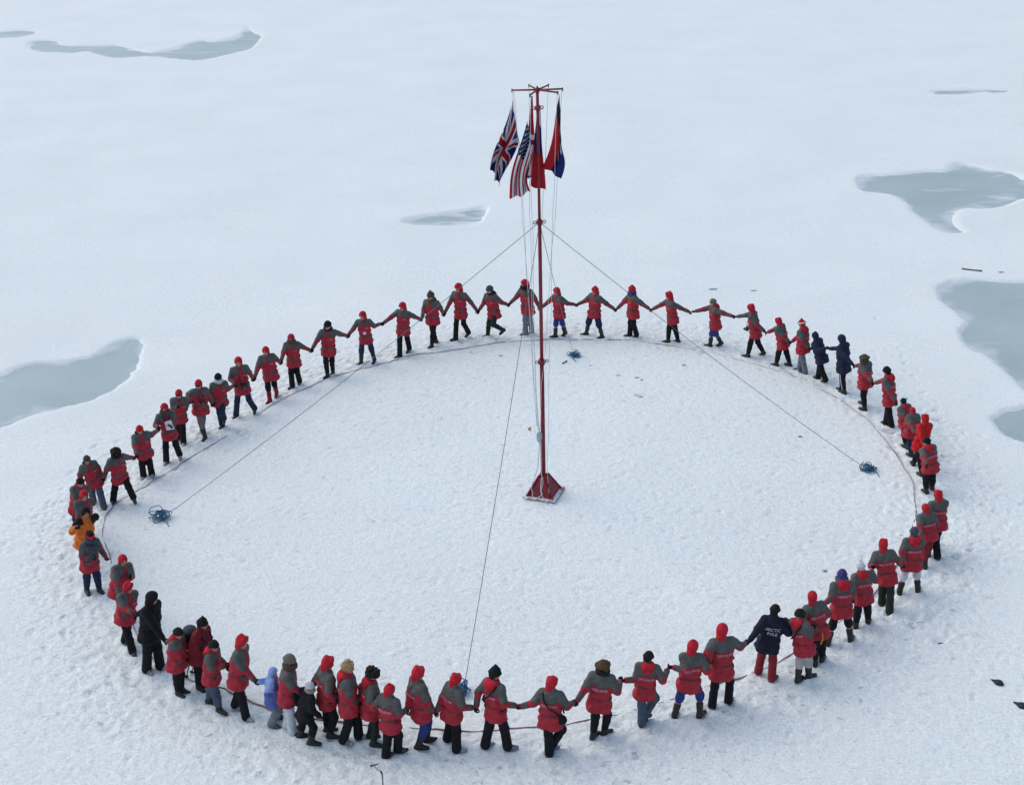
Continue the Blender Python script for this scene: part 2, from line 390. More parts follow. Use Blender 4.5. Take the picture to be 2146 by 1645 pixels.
def signed(P, poly):
    a = poly; b = np.roll(poly, -1, 0); d2 = np.full(len(P), 1e9); ins = np.zeros(len(P), bool)
    for p, q in zip(a, b):
        e = q-p; w_ = P-p; t = np.clip((w_@e)/(e@e+1e-12), 0, 1)
        d2 = np.minimum(d2, ((w_-t[:, None]*e)**2).sum(1))
        c = (p[1] > P[:, 1]) != (q[1] > P[:, 1])
        with np.errstate(divide='ignore', invalid='ignore'):
            ins ^= c & (P[:, 0] < (q[0]-p[0])*(P[:, 1]-p[1])/(q[1]-p[1])+p[0])
    return np.where(ins, -1, 1)*np.sqrt(d2)

LINE = [(217, 1090), (215, 1121), (221.6, 1144), (238, 1181), (262, 1260), (300, 1345), (346, 1400), (405, 1424), (473, 1445), (524, 1470), (567, 1487), (601, 1496), (690, 1509), (763, 1516), (840, 1524), (903, 1528), (968, 1532), (1040, 1530), (1105, 1527), (1193, 1514), (1240, 1503), (1288, 1495), (1320, 1487), (1382, 1470), (1430, 1455), (1482, 1441), (1530, 1424), (1576, 1410), (1658, 1371), (1722, 1326), (1780, 1285), (1835, 1238), (1880, 1180), (1908, 1130), (1921, 1068), (1916, 1024), (1905, 992), (1876, 954), (1841, 902), (1802, 866), (1744, 827), (1703, 806), (1656, 784), (1598, 767), (1560, 757), (1480, 738), (1393, 723), (1317, 714), (1236, 711), (1165, 711), (1059, 716), (1003, 726), (918, 738), (868, 745), (817, 758), (735, 780), (660, 805), (580, 843), (520, 880), (455, 925), (387, 966), (363, 983), (295, 1024), (250, 1050), (232, 1068)]
ring = spline_closed(np.array([at(x, y)[:2] for x, y in LINE]), 6)
CTR = np.array([.49, 30.9])

# ------------------------------------------------------------------ snow sheet
def vnoise(X, Y, scale, seed):
    r = np.random.RandomState(seed); T = r.rand(256, 256)
    x = X*scale; y = Y*scale; xi = np.floor(x).astype(int); yi = np.floor(y).astype(int)
    fx = x-xi; fy = y-yi; fx = fx*fx*(3-2*fx); fy = fy*fy*(3-2*fy)
    g = lambda a, b: T[a % 256, b % 256]
    return (g(xi, yi)*(1-fx)+g(xi+1, yi)*fx)*(1-fy)+(g(xi, yi+1)*(1-fx)+g(xi+1, yi+1)*fx)*fy-.5
def axis(core_lo, core_hi, h, steps):
    a = list(np.arange(core_lo, core_hi, h)); 
    for side, lim in steps:
        pass
    return a
def grow(start, stop, h0, hmax, ratio):
    out = []; x = start; h = h0; sgn = 1 if stop > start else -1
    while (stop-x)*sgn > 0:
        h = min(h*ratio, hmax); x += sgn*h; out.append(x)
    return out
xs = list(np.arange(-13, 14.4, .06))
xr = grow(xs[-1], 36, .06, .24, 1.04); xl = grow(xs[0], -36, .06, .24, 1.04)
xs = xl[::-1]+xs+xr
xs = grow(xs[0], -4000, .3, 900, 1.6)[::-1]+xs+grow(xs[-1], 4000, .3, 900, 1.6)
ys = list(np.arange(17, 45.2, .06)); ys = grow(17, 8, .06, .2, 1.06)[::-1]+ys
ys = ys+grow(ys[-1], 60, .06, .16, 1.02)
ys = ys+grow(ys[-1], 125, .16, .45, 1.01)
ys = grow(ys[0], -4000, .3, 900, 1.6)[::-1]+ys+grow(ys[-1], 5000, .5, 900, 1.6)
xs = np.array(xs); ys = np.array(ys)
GX, GY = np.meshgrid(xs, ys, indexing='ij')
G2 = np.stack([GX.ravel(), GY.ravel()], 1)
near = (G2[:, 0] > -45) & (G2[:, 0] < 45) & (G2[:, 1] > 5) & (G2[:, 1] < 130)
Zg = np.zeros(len(G2))
Zg += np.where(near, .05*vnoise(G2[:, 0], G2[:, 1], .25, 3)+.03*vnoise(G2[:, 0], G2[:, 1]*1.6, .7, 4), 0)
# trodden belt round the ring, lightly trodden floor inside
th_r = np.arctan2(ring[:, 1]-CTR[1], ring[:, 0]-CTR[0]); rr_r = np.hypot(ring[:, 0]-CTR[0], ring[:, 1]-CTR[1]); od = np.argsort(th_r)
def ring_off(P):
    th = np.arctan2(P[:, 1]-CTR[1], P[:, 0]-CTR[0]); r = np.hypot(P[:, 0]-CTR[0], P[:, 1]-CTR[1])
    return r-np.interp(th, th_r[od], rr_r[od], period=2*math.pi)
offg = ring_off(G2)
belt = np.exp(-((offg-.9)/1.15)**2)
edge = np.clip(1.0-(offg-.5)/2.8, 0, 1)
inside = np.clip(-offg/1.5+.3, 0, 1)*.42
tram = np.clip(belt+inside+.25*edge*(offg > 0), 0, 1)*near
south = np.clip((26-G2[:, 1])/8, 0, 1)*.4*(offg > 1)*near
tram = np.clip(tram+south, 0, 1)
lum = .010*vnoise(G2[:, 0], G2[:, 1], 3.1, 5)+.020*vnoise(G2[:, 0], G2[:, 1], 5.3, 6)+.034*vnoise(G2[:, 0], G2[:, 1], 8.1, 8)
Zg += tram*lum*.60
Zg = Zg.reshape(GX.shape)
def stamp(x, y, ang, L, W_, depth):
    i0, i1 = np.searchsorted(xs, [x-.5, x+.5]); j0, j1 = np.searchsorted(ys, [y-.5, y+.5])
    dx = GX[i0:i1, j0:j1]-x; dy = GY[i0:i1, j0:j1]-y
    a = dx*math.cos(ang)+dy*math.sin(ang); b = -dx*math.sin(ang)+dy*math.cos(ang)
    q = np.sqrt((a/L)**2+(b/W_)**2)
    Zg[i0:i1, j0:j1] += -depth*np.exp(-(q**4))+depth*.35*np.exp(-((q-1.5)/.35)**2)
for k in range(1500):
    th = rng.rand()*2*math.pi; rr_ = np.interp((th+math.pi) % (2*math.pi)-math.pi, th_r[od], rr_r[od], period=2*math.pi)+rng.normal(.9, .75)
    stamp(CTR[0]+rr_*math.cos(th), CTR[1]+rr_*math.sin(th), th+math.pi/2+rng.normal(0, .35), .15, .07, rng.uniform(.008, .030))
for k in range(600):
    th = rng.rand()*2*math.pi; rr_ = 8.6*math.sqrt(rng.rand())
    stamp(CTR[0]+rr_*math.cos(th), CTR[1]+rr_*math.sin(th), rng.rand()*6.28, .14, .065, rng.uniform(.006, .02))
for k in range(500):
    x = rng.uniform(-12, 13); y = rng.uniform(17.5, 24)
    stamp(x, y, rng.rand()*6.28, .14, .07, rng.uniform(.004, .018))
for (sx, sy, n) in ((9.5, 27, 60), (11.5, 37, 30), (11.6, 31, 50), (-11, 31, 50)):
    for k in range(n): stamp(sx+rng.normal(0, .5), sy+rng.normal(0, 2.2), 1.4+rng.normal(0, .4), .15, .07, rng.uniform(.008, .03))
for px, py in ((1970, 1340), (1965, 880), (1966, 862), (1343, 829), (1920, 1290)):
    g = at(px, py); stamp(g[0], g[1], rng.rand()*3, .16, .085, .07)
Zg = Zg.ravel()
for poly, kind in pond_polys:
    lo = poly.min(0)-2; hi = poly.max(0)+2
    s_ = np.where((G2[:, 0] > lo[0]) & (G2[:, 0] < hi[0]) & (G2[:, 1] > lo[1]) & (G2[:, 1] < hi[1]))[0]
    d = signed(G2[s_], poly)
    lip = .008*np.exp(-((d-.35)/.3)**2)
    t = np.clip((.12-d)/.42, 0, 1); t = t*t*(3-2*t)
    Zg[s_] = Zg[s_]*(1-.8*t)+lip-.14*t
nx, ny = GX.shape
I0 = (np.arange(nx-1)[:, None]*ny+np.arange(ny-1)[None, :]).ravel()
me = new_mesh('snow', np.stack([G2[:, 0], G2[:, 1], Zg], 1), np.stack([I0, I0+ny, I0+ny+1, I0+1], 1), M['snow'])
fattr(me, 'trample', tram)
snow = tag(link('snow', me), kind='structure')
def zsnow(x, y):
    i = np.clip(np.searchsorted(xs, x)-1, 0, nx-2); j = np.clip(np.searchsorted(ys, y)-1, 0, ny-2)
    return float(Zg[i*ny+j])
for poly, kind in pond_polys:
    lo = poly.min(0)-.5; hi = poly.max(0)+.5; st = .14 if (hi-lo).max() < 9 else .2
    gx = np.arange(lo[0], hi[0], st); gy = np.arange(lo[1], hi[1], st); PX, PY = np.meshgrid(gx, gy, indexing='ij')
    P_ = np.stack([PX.ravel(), PY.ravel()], 1); d = signed(P_, poly); ok = (d < .4).reshape(PX.shape)
    cell = ok[:-1, :-1] & ok[1:, :-1] & ok[:-1, 1:] & ok[1:, 1:]; ci, cj = np.nonzero(cell); m_ = len(gy); i0 = ci*m_+cj
    fa = np.stack([i0, i0+m_, i0+m_+1, i0+1], 1); us_ = np.unique(fa); re_ = np.zeros(len(P_), int); re_[us_] = np.arange(len(us_))
    me = new_mesh('pond_ice', np.c_[P_[us_], np.full(len(us_), -.062)], re_[fa], M[kind]); fattr(me, 'bank', d[us_])
    tag(link('pond_ice', me), kind='structure')
# flat dark sheets on the snow, painting the shade inside footprint hollows
def pit_shade_patch(px, py, wpx, hpx):
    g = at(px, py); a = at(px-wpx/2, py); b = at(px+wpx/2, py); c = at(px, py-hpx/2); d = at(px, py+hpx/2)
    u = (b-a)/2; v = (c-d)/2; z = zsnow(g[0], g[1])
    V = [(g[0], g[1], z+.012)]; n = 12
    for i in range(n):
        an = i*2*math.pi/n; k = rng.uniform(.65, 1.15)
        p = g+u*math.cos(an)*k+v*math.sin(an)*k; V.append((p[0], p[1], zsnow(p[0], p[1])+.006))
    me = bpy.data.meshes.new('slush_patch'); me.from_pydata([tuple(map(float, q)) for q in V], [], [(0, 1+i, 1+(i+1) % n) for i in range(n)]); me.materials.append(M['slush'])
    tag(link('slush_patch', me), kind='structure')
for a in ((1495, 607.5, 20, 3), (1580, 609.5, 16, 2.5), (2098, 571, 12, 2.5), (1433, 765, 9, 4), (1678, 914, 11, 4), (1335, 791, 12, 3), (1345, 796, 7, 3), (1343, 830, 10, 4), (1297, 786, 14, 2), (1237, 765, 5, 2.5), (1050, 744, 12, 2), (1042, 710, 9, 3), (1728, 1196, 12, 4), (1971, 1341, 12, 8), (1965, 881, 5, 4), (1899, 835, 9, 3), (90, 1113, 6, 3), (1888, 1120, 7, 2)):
    pit_shade_patch(*a)

# ring rope, sinking in and out of the snow
zz = []
L_ = np.r_[0, np.cumsum(np.hypot(*np.diff(ring, axis=0).T))]
wob = vnoise(L_, L_*0, 1.3, 11)
bury = vnoise(L_, L_*0+5, .45, 12)*.09+vnoise(L_, L_*0+9, 1.9, 13)*.05-.006
dn = unit(ring[0]-CTR)
P3 = []
fine = []
for i in range(len(ring)):
    fine.append(ring[i]); 
fine = np.array(fine)
fine = fine+(fine-CTR)/np.linalg.norm(fine-CTR, axis=1)[:, None]*(wob*.10)[:, None]
P3 = np.array([(x, y, zsnow(x, y)+.010+bury[i]*.55) for i, (x, y) in enumerate(fine)])
# two stretches, as the rope shows
tag(tube('ring_rope', [np.vstack([P3, P3[:1]])], np.interp(np.r_[P3[:, 1], P3[0, 1]], [24, 30], [.018, .011]), M['ringrope'], sides=6), 'thin dull red rope lying on the snow as one large ring, half buried in places', 'rope')

# ------------------------------------------------------------------ flag mast
MB_ = at(1140, 1034)
mast = bpy.data.objects.new('flag_mast', None); C.objects.link(mast); mast.location = MB_
tag(mast, 'tall dark red flag mast on a plated foot with a star of arms', 'flagpole')
bb = at(1129, 718)  # unused depth guide
MT = on_plane(1126, 187, MB_)
mh = MT[2]; lean = (MT-MB_)/mh          # slight lean of the whole pole
def mp(z, dx=0, dy=0): return np.array([lean[0]*z+dx, lean[1]*z+dy, z])
rot0 = math.radians(-21)
def R2(a): return np.array([[math.cos(a), -math.sin(a), 0], [math.sin(a), math.cos(a), 0], [0, 0, 1]])
V, F = solid_box((0, 0, .035), .84, .84, .02, R2(rot0)); box('base_plate', M['platered'], mast, V, F)
for k in range(4):                       # leaning plates of the foot
    R = R2(rot0+k*math.pi/2)
    q = [(-.27, -.32, .05), (.27, -.32, .05), (.07, -.11, .50), (-.07, -.11, .50)]
    th = np.array([0, .03, .012]); V = [R@np.array(p) for p in q]+[R@(np.array(p)+th) for p in q]
    box('foot_panel', M['mastred'], mast, V, [(0, 1, 2, 3), (7, 6, 5, 4), (0, 4, 5, 1), (1, 5, 6, 2), (2, 6, 7, 3), (3, 7, 4, 0)])
    R = R2(rot0+math.pi/4+k*math.pi/2)
    q = [(.07, -.012, .05), (.50, -.012, .05), (.15, -.012, .54), (.07, -.012, .56)]; V = [R@np.array(p) for p in q]+[R@(np.array(p)+np.array([0, .024, 0])) for p in q]
    box('gusset', M['mastred'], mast, V, [(0, 1, 2, 3), (7, 6, 5, 4), (0, 4, 5, 1), (1, 5, 6, 2), (2, 6, 7, 3), (3, 7, 4, 0)])
z1, z2 = 3.55, on_plane(1125, 466, MB_)[2]
tube('pole', [[mp(.05), mp(z1)]], .052, M['mastred'], mast, 12)
tube('pole', [[mp(z1), mp(z2)]], .043, M['mastred'], mast, 12)
tube('pole', [[mp(z2), mp(mh-.02)]], .033, M['mastred'], mast, 12)
def collar(z, r, lugs=4, name='collar'):
    c = tube(name, [[mp(z-.05), mp(z+.05)]], r, M['mastred'], mast, 12)
    for k in range(lugs):
        a = k*2*math.pi/lugs+.3; d = np.array([math.cos(a), math.sin(a), 0])
        an = np.linspace(0, 2*math.pi, 11)
        loop = [mp(z)+d*(r+.045+.035*math.cos(t))+np.array([0, 0, .035*math.sin(t)]) for t in an]
        o = tube('eyelet', [loop], .011, M['mastred'], c, 5)
collar(z1, .085); collar(z2, .07); collar(mh-.42, .055); collar(mh-.03, .05, 0, 'hub')
tube('finial', [[mp(mh), mp(mh+.07)]], np.array([.035, .008]), M['mastred'], mast, 8)
ARM = .56
arm_angles = [math.radians(a) for a in (177, 3, 252, 322, 108, 62)]
tips = []
for a in arm_angles:
    d = np.array([math.cos(a), math.sin(a), 0]); e = mp(mh-.02)+d*ARM
    o = tube('cross_arm', [[mp(mh-.02)+d*.03, e]], .020, M['mastred'], mast, 8); tips.append(e)
    pv, pf = tube_mesh([[e+np.array([0, 0, .03]), e-np.array([0, 0, .05])]], .014, 6)
    me_ = bpy.data.meshes.new('pulley'); me_.from_pydata(pv.tolist(), [], [f if f[2] != f[3] else f[:3] for f in pf]); me_.materials.append(M['steel']); link('pulley', me_, o)
def cordpath(P, n=10, sag=.0, sway=.0, seed=0):
    P = [np.asarray(p, float) for p in P]; out = []
    for a, b in zip(P[:-1], P[1:]):
        for t in np.linspace(0, 1, n, endpoint=False): out.append(a+(b-a)*t+np.array([math.sin(t*math.pi+seed)*sway, 0, -sag*math.sin(math.pi*t)]))
    out.append(P[-1]); return out
KN = on_plane(1130, 905, MB_)-MB_
def W2(px, py): return on_plane(px, py, MB_)-MB_
fr = np.array([0, -.09, 0])
hl = [[tips[0], W2(1093, 400), W2(1102, 560)+fr, W2(1119, 800)+fr, KN+fr],
      [tips[0]+np.array([.02, 0, 0]), W2(1087, 300), W2(1097, 500)+fr, W2(1125, 890)+fr],
      [tips[2], W2(1111, 500)+fr, W2(1119, 740)+fr, KN+fr],
      [tips[4], W2(1117, 500), W2(1124, 860)-fr*.3, KN],
      [tips[3], W2(1160, 440), W2(1154, 700), W2(1148, 950)+fr*2, W2(1149, 1046)+fr*3],
      [tips[1], W2(1158, 520), W2(1136, 800)+fr, KN+fr],
      [tips[5], W2(1132, 500), W2(1133, 850), KN],
      [KN+fr, W2(1127, 960)+fr*3, W2(1112, 1010)+fr*4, W2(1116, 1028)+fr*5],
      [KN+fr, W2(1136, 1000)+fr*2, W2(1134, 1018)+fr*5, W2(1121, 1026)+fr*6],
      [W2(1134, 995)+fr*2, W2(1134, 1020)+fr*5, W2(1148, 1036)+fr*6]]
for i, p in enumerate(hl): tube('halyard', [cordpath(p, 5, sway=.02, seed=i)], .0055 if i < 7 else .011, M['rope_white'], mast, 5)
tube('halyard', [cordpath([W2(1150, 1010)+fr*3, W2(1149, 1045)+fr*4], 4)], .014, M['rope_white'], mast, 6)
loops = []
for k in range(9):
    a0 = rng.rand()*3; an = np.linspace(0, 2*math.pi, 13); wv = rng.uniform(.04, .07); hh = rng.uniform(.10, .17)
    loops.append([KN+fr*1.2+np.array([wv*math.cos(t)*math.cos(a0), wv*math.cos(t)*math.sin(a0), -.08+hh*math.sin(t)])+rng.normal(0, .006, 3) for t in an])
tube('cord_bundle', loops, .011, M['rope_white'], mast, 5)
# small rag blowing on a thread
rp = W2(1110, 897)+fr
tube('thread', [cordpath([KN+fr, rp], 4)], .003, M['rope_white'], mast, 4)
V = [rp+np.array([x, y, z]) for x, y, z in ((-.03, 0, .05), (.03, .02, .06), (.05, -.01, .02), (.01, .01, .0), (.03, -.02, -.05), (-.02, .01, -.03), (-.04, 0, .0), (0, .03, .02))]
o = box('rag', M['yellow'], None, [v+MB_ for v in V], [(0, 1, 7), (1, 2, 7), (2, 3, 7), (3, 4, 7), (4, 5, 7), (5, 6, 7), (6, 0, 7)])
sm_ = o.modifiers.new('thick', 'SOLIDIFY'); sm_.thickness = .008
tag(o, 'tiny orange rag fluttering on a thread beside the mast above its foot', 'rag')

# guy ropes with coils at their ends
def coil_loops(n, rx, ry, h, r0=.0):
    out = []
    for k in range(n):
        c = rng.normal(0, 1, 3)*np.array([rx*.35, ry*.35, 0]); an = np.linspace(0, 2*math.pi*rng.uniform(.8, 1.1), 15)+rng.rand()*6
        a, b = rng.uniform(.35, .8)*rx, rng.uniform(.25, .7)*ry; tz = rng.uniform(.02, h)
        ph = rng.rand()*6; til = rng.uniform(0, h*.6)
        out.append([np.array([c[0]+a*math.cos(t), c[1]+b*math.sin(t), max(.015, tz+til*math.sin(t+ph))])+rng.normal(0, .008, 3) for t in an])
    return out
top = lean*z2+MB_
for (px, py, rx, ry, h, lab) in ((338, 1088, .30, .26, .20, 'guy rope running down to a loose blue coil on the left inside the ring'),
                       (1204, 747, .22, .20, .16, 'guy rope running back behind the mast to a small dark blue coil'),
                       (1818, 983, .24, .22, .16, 'guy rope running down to a blue coil on the right inside the ring'),
                       (971, 1452, .13, .26, .22, 'guy rope running forward to a blue coil behind the people in front')):
    g = at(px, py); g[2] = zsnow(g[0], g[1])
    e = bpy.data.objects.new('guy_rope', None); C.objects.link(e); e.location = g; tag(e, lab, 'rope', 'guy ropes of the mast')
    d = top-g; P = [d*t+np.array([0, 0, -.25*math.sin(math.pi*t)*.5]) for t in np.linspace(1, 0, 24)]; P[-1] = np.array([0, 0, .06])
    tube('line', [P], .0070, M['rope_dark'], e, 6)
    o = tube('coil', coil_loops(17, rx*.82, ry*.82, h*.9), .0105, M['rope_blue'], e, 5)
    ends = [[np.array([0, 0, .05]), np.array([rng.uniform(-.3, .3), -.25, .03]), np.array([rng.uniform(-.4, .4), -.42, .012])]]
    tube('loose_end', ends, .011, M['rope_blue'], e, 5)

# ------------------------------------------------------------------ flags
def flagmat(name, ww):
    m, t, b = mat_base(name); a = N(t, 'ShaderNodeVertexColor', layer_name='Col')
    t.links.new(a.outputs[0], b.inputs['Base Color']); b.inputs['Roughness'].default_value = .8; b.inputs['Specular IOR Level'].default_value = .1
    return m
FM = flagmat('printed_flag_cloth', 0)
Wc, Rc, Bc, Kc, Nc = (.62, .62, .64), (.36, .012, .022), (.014, .024, .13), (.012, .012, .014), (.012, .016, .06)
def uk(u, v):
    x = u*60; y = v*30
    if abs(y-15) < 3 or abs(x-30) < 3: return Rc
    if abs(y-15) < 5 or abs(x-30) < 5: return Wc
    for s_ in (1, -1):
        d = (y-15)-s_*(x-30)*.5
        off = d/math.sqrt(1.25)
        if abs(off) < 3:
            side = (x < 30) if s_ == 1 else (x > 30)
            if (s_ == 1 and ((x < 30 and 0 < off < 2) or (x > 30 and -2 < off < 0))) or (s_ == -1 and ((x < 30 and 0 < off < 2) or (x > 30 and -2 < off < 0))): return Rc
            return Wc
    return Bc
def us(u, v):
    if u < .4 and v < 7/13:
        cx = (u/.4*11) % 1-.5; cy = (v/(7/13)*9) % 1-.5; par = (int(u/.4*11)+int(v/(7/13)*9)) % 2
        return Wc if par == 0 and cx*cx+cy*cy < .06 else Nc
    return Rc if int(v*13) % 2 == 0 else Wc
def nor(u, v):
    if v < .47: return Rc
    if v < .53: return Wc
    if v < .60: return Bc if .3 < u < .7 else Rc
    if v < .70: return Wc
    return Bc if u < .38 or v > .97 else Wc
    x, y = u*22, v*16
    if 7 < x < 9 or 7 < y < 9: return Bc
    if 6 < x < 10 or 6 < y < 10: return Wc
    return Rc
def rus(u, v): return Wc if v < .16+.1*u else ((.012, .018, .10) if v < .50+.1*math.sin(u*3) else Rc)
def ned(u, v): return Kc if u < .20+.12*v else (Rc if v < .45 else (Wc if u < .52 and v < .85 else Bc))
def flag(h0, h1, e0, e1, fn, folds, amp, lab, seed, yoff=0., wind=.09, taper=False):
    """h0,h1: upper and lower hoist corner; e0,e1: far corners of the upper and lower edge (metres, about the mast foot)."""
    nu, nv = 96, 64; h0, h1, e0, e1 = map(np.asarray, (h0, h1, e0, e1)); r = np.random.RandomState(seed)
    ph = r.rand(4)*6; V = []
    for i in range(nu+1):
        u = i/nu
        for j in range(nv+1):
            v = j/nv
            p = (h0*(1-v)+h1*v)*(1-u)+(e0*(1-v)+e1*v)*u
            a = amp*(.25+.75*min(1, u*1.6+.1))
            if taper: a *= min(1, v*2.2+.08)
            y = a*math.sin(2*math.pi*folds*v+ph[0]+1.3*u)+.4*a*math.sin(2*math.pi*folds*1.9*v+ph[1]-2*u)
            x = .30*a*math.cos(2*math.pi*folds*v+ph[2]+1.3*u)+wind*math.sin(math.pi*u*1.4+ph[3])*u
            V.append(p+np.array([x, y+yoff*u, .02*math.sin(6*u+5*v+ph[3])]))
    V = np.array(V)+MB_
    org = np.asarray(h0)+MB_
    F = [(i*(nv+1)+j, (i+1)*(nv+1)+j, (i+1)*(nv+1)+j+1, i*(nv+1)+j+1) for i in range(nu) for j in range(nv)]
    me = new_mesh('flag', V-org, F, FM)
    ca = me.color_attributes.new('Col', 'FLOAT_COLOR', 'CORNER'); cols = np.ones((len(F)*4, 4), np.float32); q = 0
    for i in range(nu):
        for j in range(nv):
            cols[q:q+4, :3] = fn((i+.5)/nu, (j+.5)/nv); q += 4
    ca.data.foreach_set('color', cols.ravel())
    o = link('flag', me, loc=org); tag(o, lab, 'flag', 'flags hanging from the mast')
    return o
def T(px, py, d=(0, 0, 0)): return W2(px, py)+np.asarray(d, float)
flag(T(1074, 210), T(1087, 300), T(1028, 352), T(1048, 392), uk, 2.2, .105, 'Union flag of Britain hanging limp, leftmost of the flags on the mast', 1)
flag(T(1105, 250, (0, -.25, 0)), T(1116, 322, (0, -.25, 0)), T(1062, 410, (0, -.25, 0)), T(1106, 396, (0, -.25, 0)), us, 2.0, .075, 'stars and stripes flag of the United States hanging just left of the pole', 2)
flag(T(1114, 204, (0, .1, 0)), T(1097, 378, (0, .1, 0)), T(1115, 205, (0, .1, 0)), T(1122, 372, (0, .1, 0)), nor, .7, .045, 'narrow red flag with blue and white cross behind the striped flag', 3, wind=.02, taper=True)
flag(T(1126, 224, (0, .10, 0)), T(1112, 392, (0, .10, 0)), T(1131, 224, (0, .10, 0)), T(1141, 402, (0, .10, 0)), rus, .9, .055, 'white, blue and red flag wrapped round the pole', 4, wind=.03, taper=True)
flag(T(1173, 196), T(1176, 290), T(1142, 350), T(1178, 374), ned, 1.6, .07, 'rightmost flag on the mast, black at the top above red, white and blue', 5)

# ------------------------------------------------------------------ templates for heads, gloves
TPL = {}
def tpl_glove():
    f = Field((-.08, -.08, -.06), (.08, .08, .22), .0085)
    f.cone((0, 0, -.03), (0, 0, .03), .036, .038, .02)
    f.ell((0, 0, .065), (.045, .026, .050), k=.02)
    for x, L, r_ in ((-.033, .050, .0125), (-.011, .062, .013), (.011, .058, .0128), (.032, .044, .0118)):
        a = np.array([x, 0, .095]); b = a+np.array([x*.15, .018, L*.55]); c = b+np.array([0, .040, L*.05]); 
        f.cone(a, b, r_*1.08, r_, .006); f.cone(b, c, r_, r_*.85, .006)
    f.cone((-.038, .006, .045), (-.062, .022, .075), .015, .014, .010); f.cone((-.062, .022, .075), (-.058, .040, .100), .014, .012, .006)
    return f.nets()
def tpl_hood(v):
    f = Field((-.22, -.24, -.26), (.22, .22, .26), .0125)
    f.ell((0, -.006, .020), (.108, .128, .128), k=.03)
    if v == 1: f.cone((0, -.02, .05), (0, -.050, .145), .085, .025, .05)
    if v == 2: f.cone((-.06, .055, .105), (.06, .055, .105), .028, .028, .04); f.cone((-.045, -.06, .105), (.045, -.06, .105), .035, .035, .04)
    f.cone((0, -.022, -.05), (0, -.035, -.115), .088, .090, .04)
    f.ell((0, .150, -.008), (.072, .10, .098), k=.012, sub=True)
    f.ell((0, .02, -.012), (.085, .10, .106), k=.012, sub=True)
    return f.nets()
def tpl_beanie(v):
    f = Field((-.20, -.20, -.15), (.20, .20, .28), .0125)
    f.ell((0, -.008, .04), (.098, .112, .108), k=.02)
    for k in range(20):
        a = k*math.pi/10; f.ell((.094*math.cos(a), -.008+.108*math.sin(a), .030), (.022, .022, .026), k=.02)
    f.ell((0, .075, -.075), (.105, .09, .085), k=.01, sub=True)
    if v == 1: f.ell((0, 0, .165), (.035, .035, .033), k=.02)
    if v == 2: f.cone((0, -.01, .10), (0, -.03, .185), .075, .022, .04)
    f.ell((0, -.055, -.03), (.085, .06, .06), k=.02)
    return f.nets()
def tpl_fur(v):
    f = Field((-.24, -.24, -.24), (.24, .24, .26), .013)
    f.ell((0, -.01, .05), (.10, .115, .10), k=.02)
    r_ = np.random.RandomState(3+v)
    for k in range(26):
        a = k*2*math.pi/26
        if v == 1 and .9 < a < 2.25: z0 = .06
        else: z0 = .02
        q = r_.normal(0, .008, 3); f.ell((.112*math.cos(a)+q[0], -.01+.122*math.sin(a)+q[1], z0+q[2]), (.034, .034, .04+.01*(k % 2)), k=.015)
    if v == 1:
        for s_ in (-1, 1): f.cone((s_*.105, -.01, .0), (s_*.10, .0, -.11), .038, .025, .02)
    if v == 2:
        for k in range(34):
            u = r_.normal(0, 1, 3); u[2] = abs(u[2])*.8; u = unit(u); f.ell(np.array([0, -.01, .05])+u*np.array([.12, .13, .11]), (.032, .032, .032), k=.012)
    f.ell((0, .10, -.055), (.080, .08, .075), k=.01, sub=True)
    return f.nets()
def tpl_hair():
    f = Field((-.18, -.2, -.2), (.18, .2, .2), .012)
    f.ell((0, -.015, .03), (.098, .115, .112), k=.02)
    r_ = np.random.RandomState(5)
    for k in range(40):
        u = unit(r_.normal(0, 1, 3)); u[1] = -abs(u[1]) if u[2] < .2 else u[1]; f.ell(np.array([0, -.02, .02])+u*np.array([.095, .11, .115]), (.022, .022, .028), k=.015)
    f.ell((0, .09, -.04), (.078, .07, .09), k=.01, sub=True)
    return f.nets()
def tpl_hooddown():
    f = Field((-.26, -.30, -.28), (.26, .24, .16), .0135)
    for k in range(22):
        a = k*2*math.pi/22
        f.ell((.098*math.cos(a), .0+.088*math.sin(a), .0-.015*math.sin(a)), (.030, .030, .038), k=.03)
    f.ell((0, -.105, -.045), (.125, .055, .075), k=.04); f.ell((0, -.125, -.105), (.085, .040, .060), k=.05)
    f.cone((-.10, -.05, .0), (.10, -.05, .0), .035, .035, .04)
    return f.nets()
def tpl_scarf():
    f = Field((-.2, -.2, -.14), (.2, .2, .14), .0135)
    for k in range(18):
        a = k*2*math.pi/18; f.ell((.098*math.cos(a), .098*math.sin(a)+.01, .012*math.sin(3*a)), (.045, .045, .055), k=.03)
    return f.nets()
def tpl_band():
    f = Field((-.16, -.18, -.08), (.16, .18, .12), .012)
    for k in range(26):
        a = k*2*math.pi/26; f.ell((.084*math.cos(a), -.003+.103*math.sin(a), .045), (.016, .016, .030), k=.015)
    return f.nets()
def tpl_goggles():
    f = Field((-.12, -.04, -.06), (.12, .16, .08), .009)
    f.ell((0, .090, .018), (.066, .026, .028), k=.01)
    return f.nets()
_tf = {'glove': tpl_glove, 'hood0': lambda: tpl_hood(0), 'hood1': lambda: tpl_hood(1), 'hood2': lambda: tpl_hood(2), 'beanie0': lambda: tpl_beanie(0), 'beanie1': lambda: tpl_beanie(1), 'beanie2': lambda: tpl_beanie(2),
       'fur0': lambda: tpl_fur(0), 'fur1': lambda: tpl_fur(1), 'fur2': lambda: tpl_fur(2), 'hair': tpl_hair, 'hooddown': tpl_hooddown, 'scarf': tpl_scarf, 'band': tpl_band, 'goggles': tpl_goggles}
_geo = {}
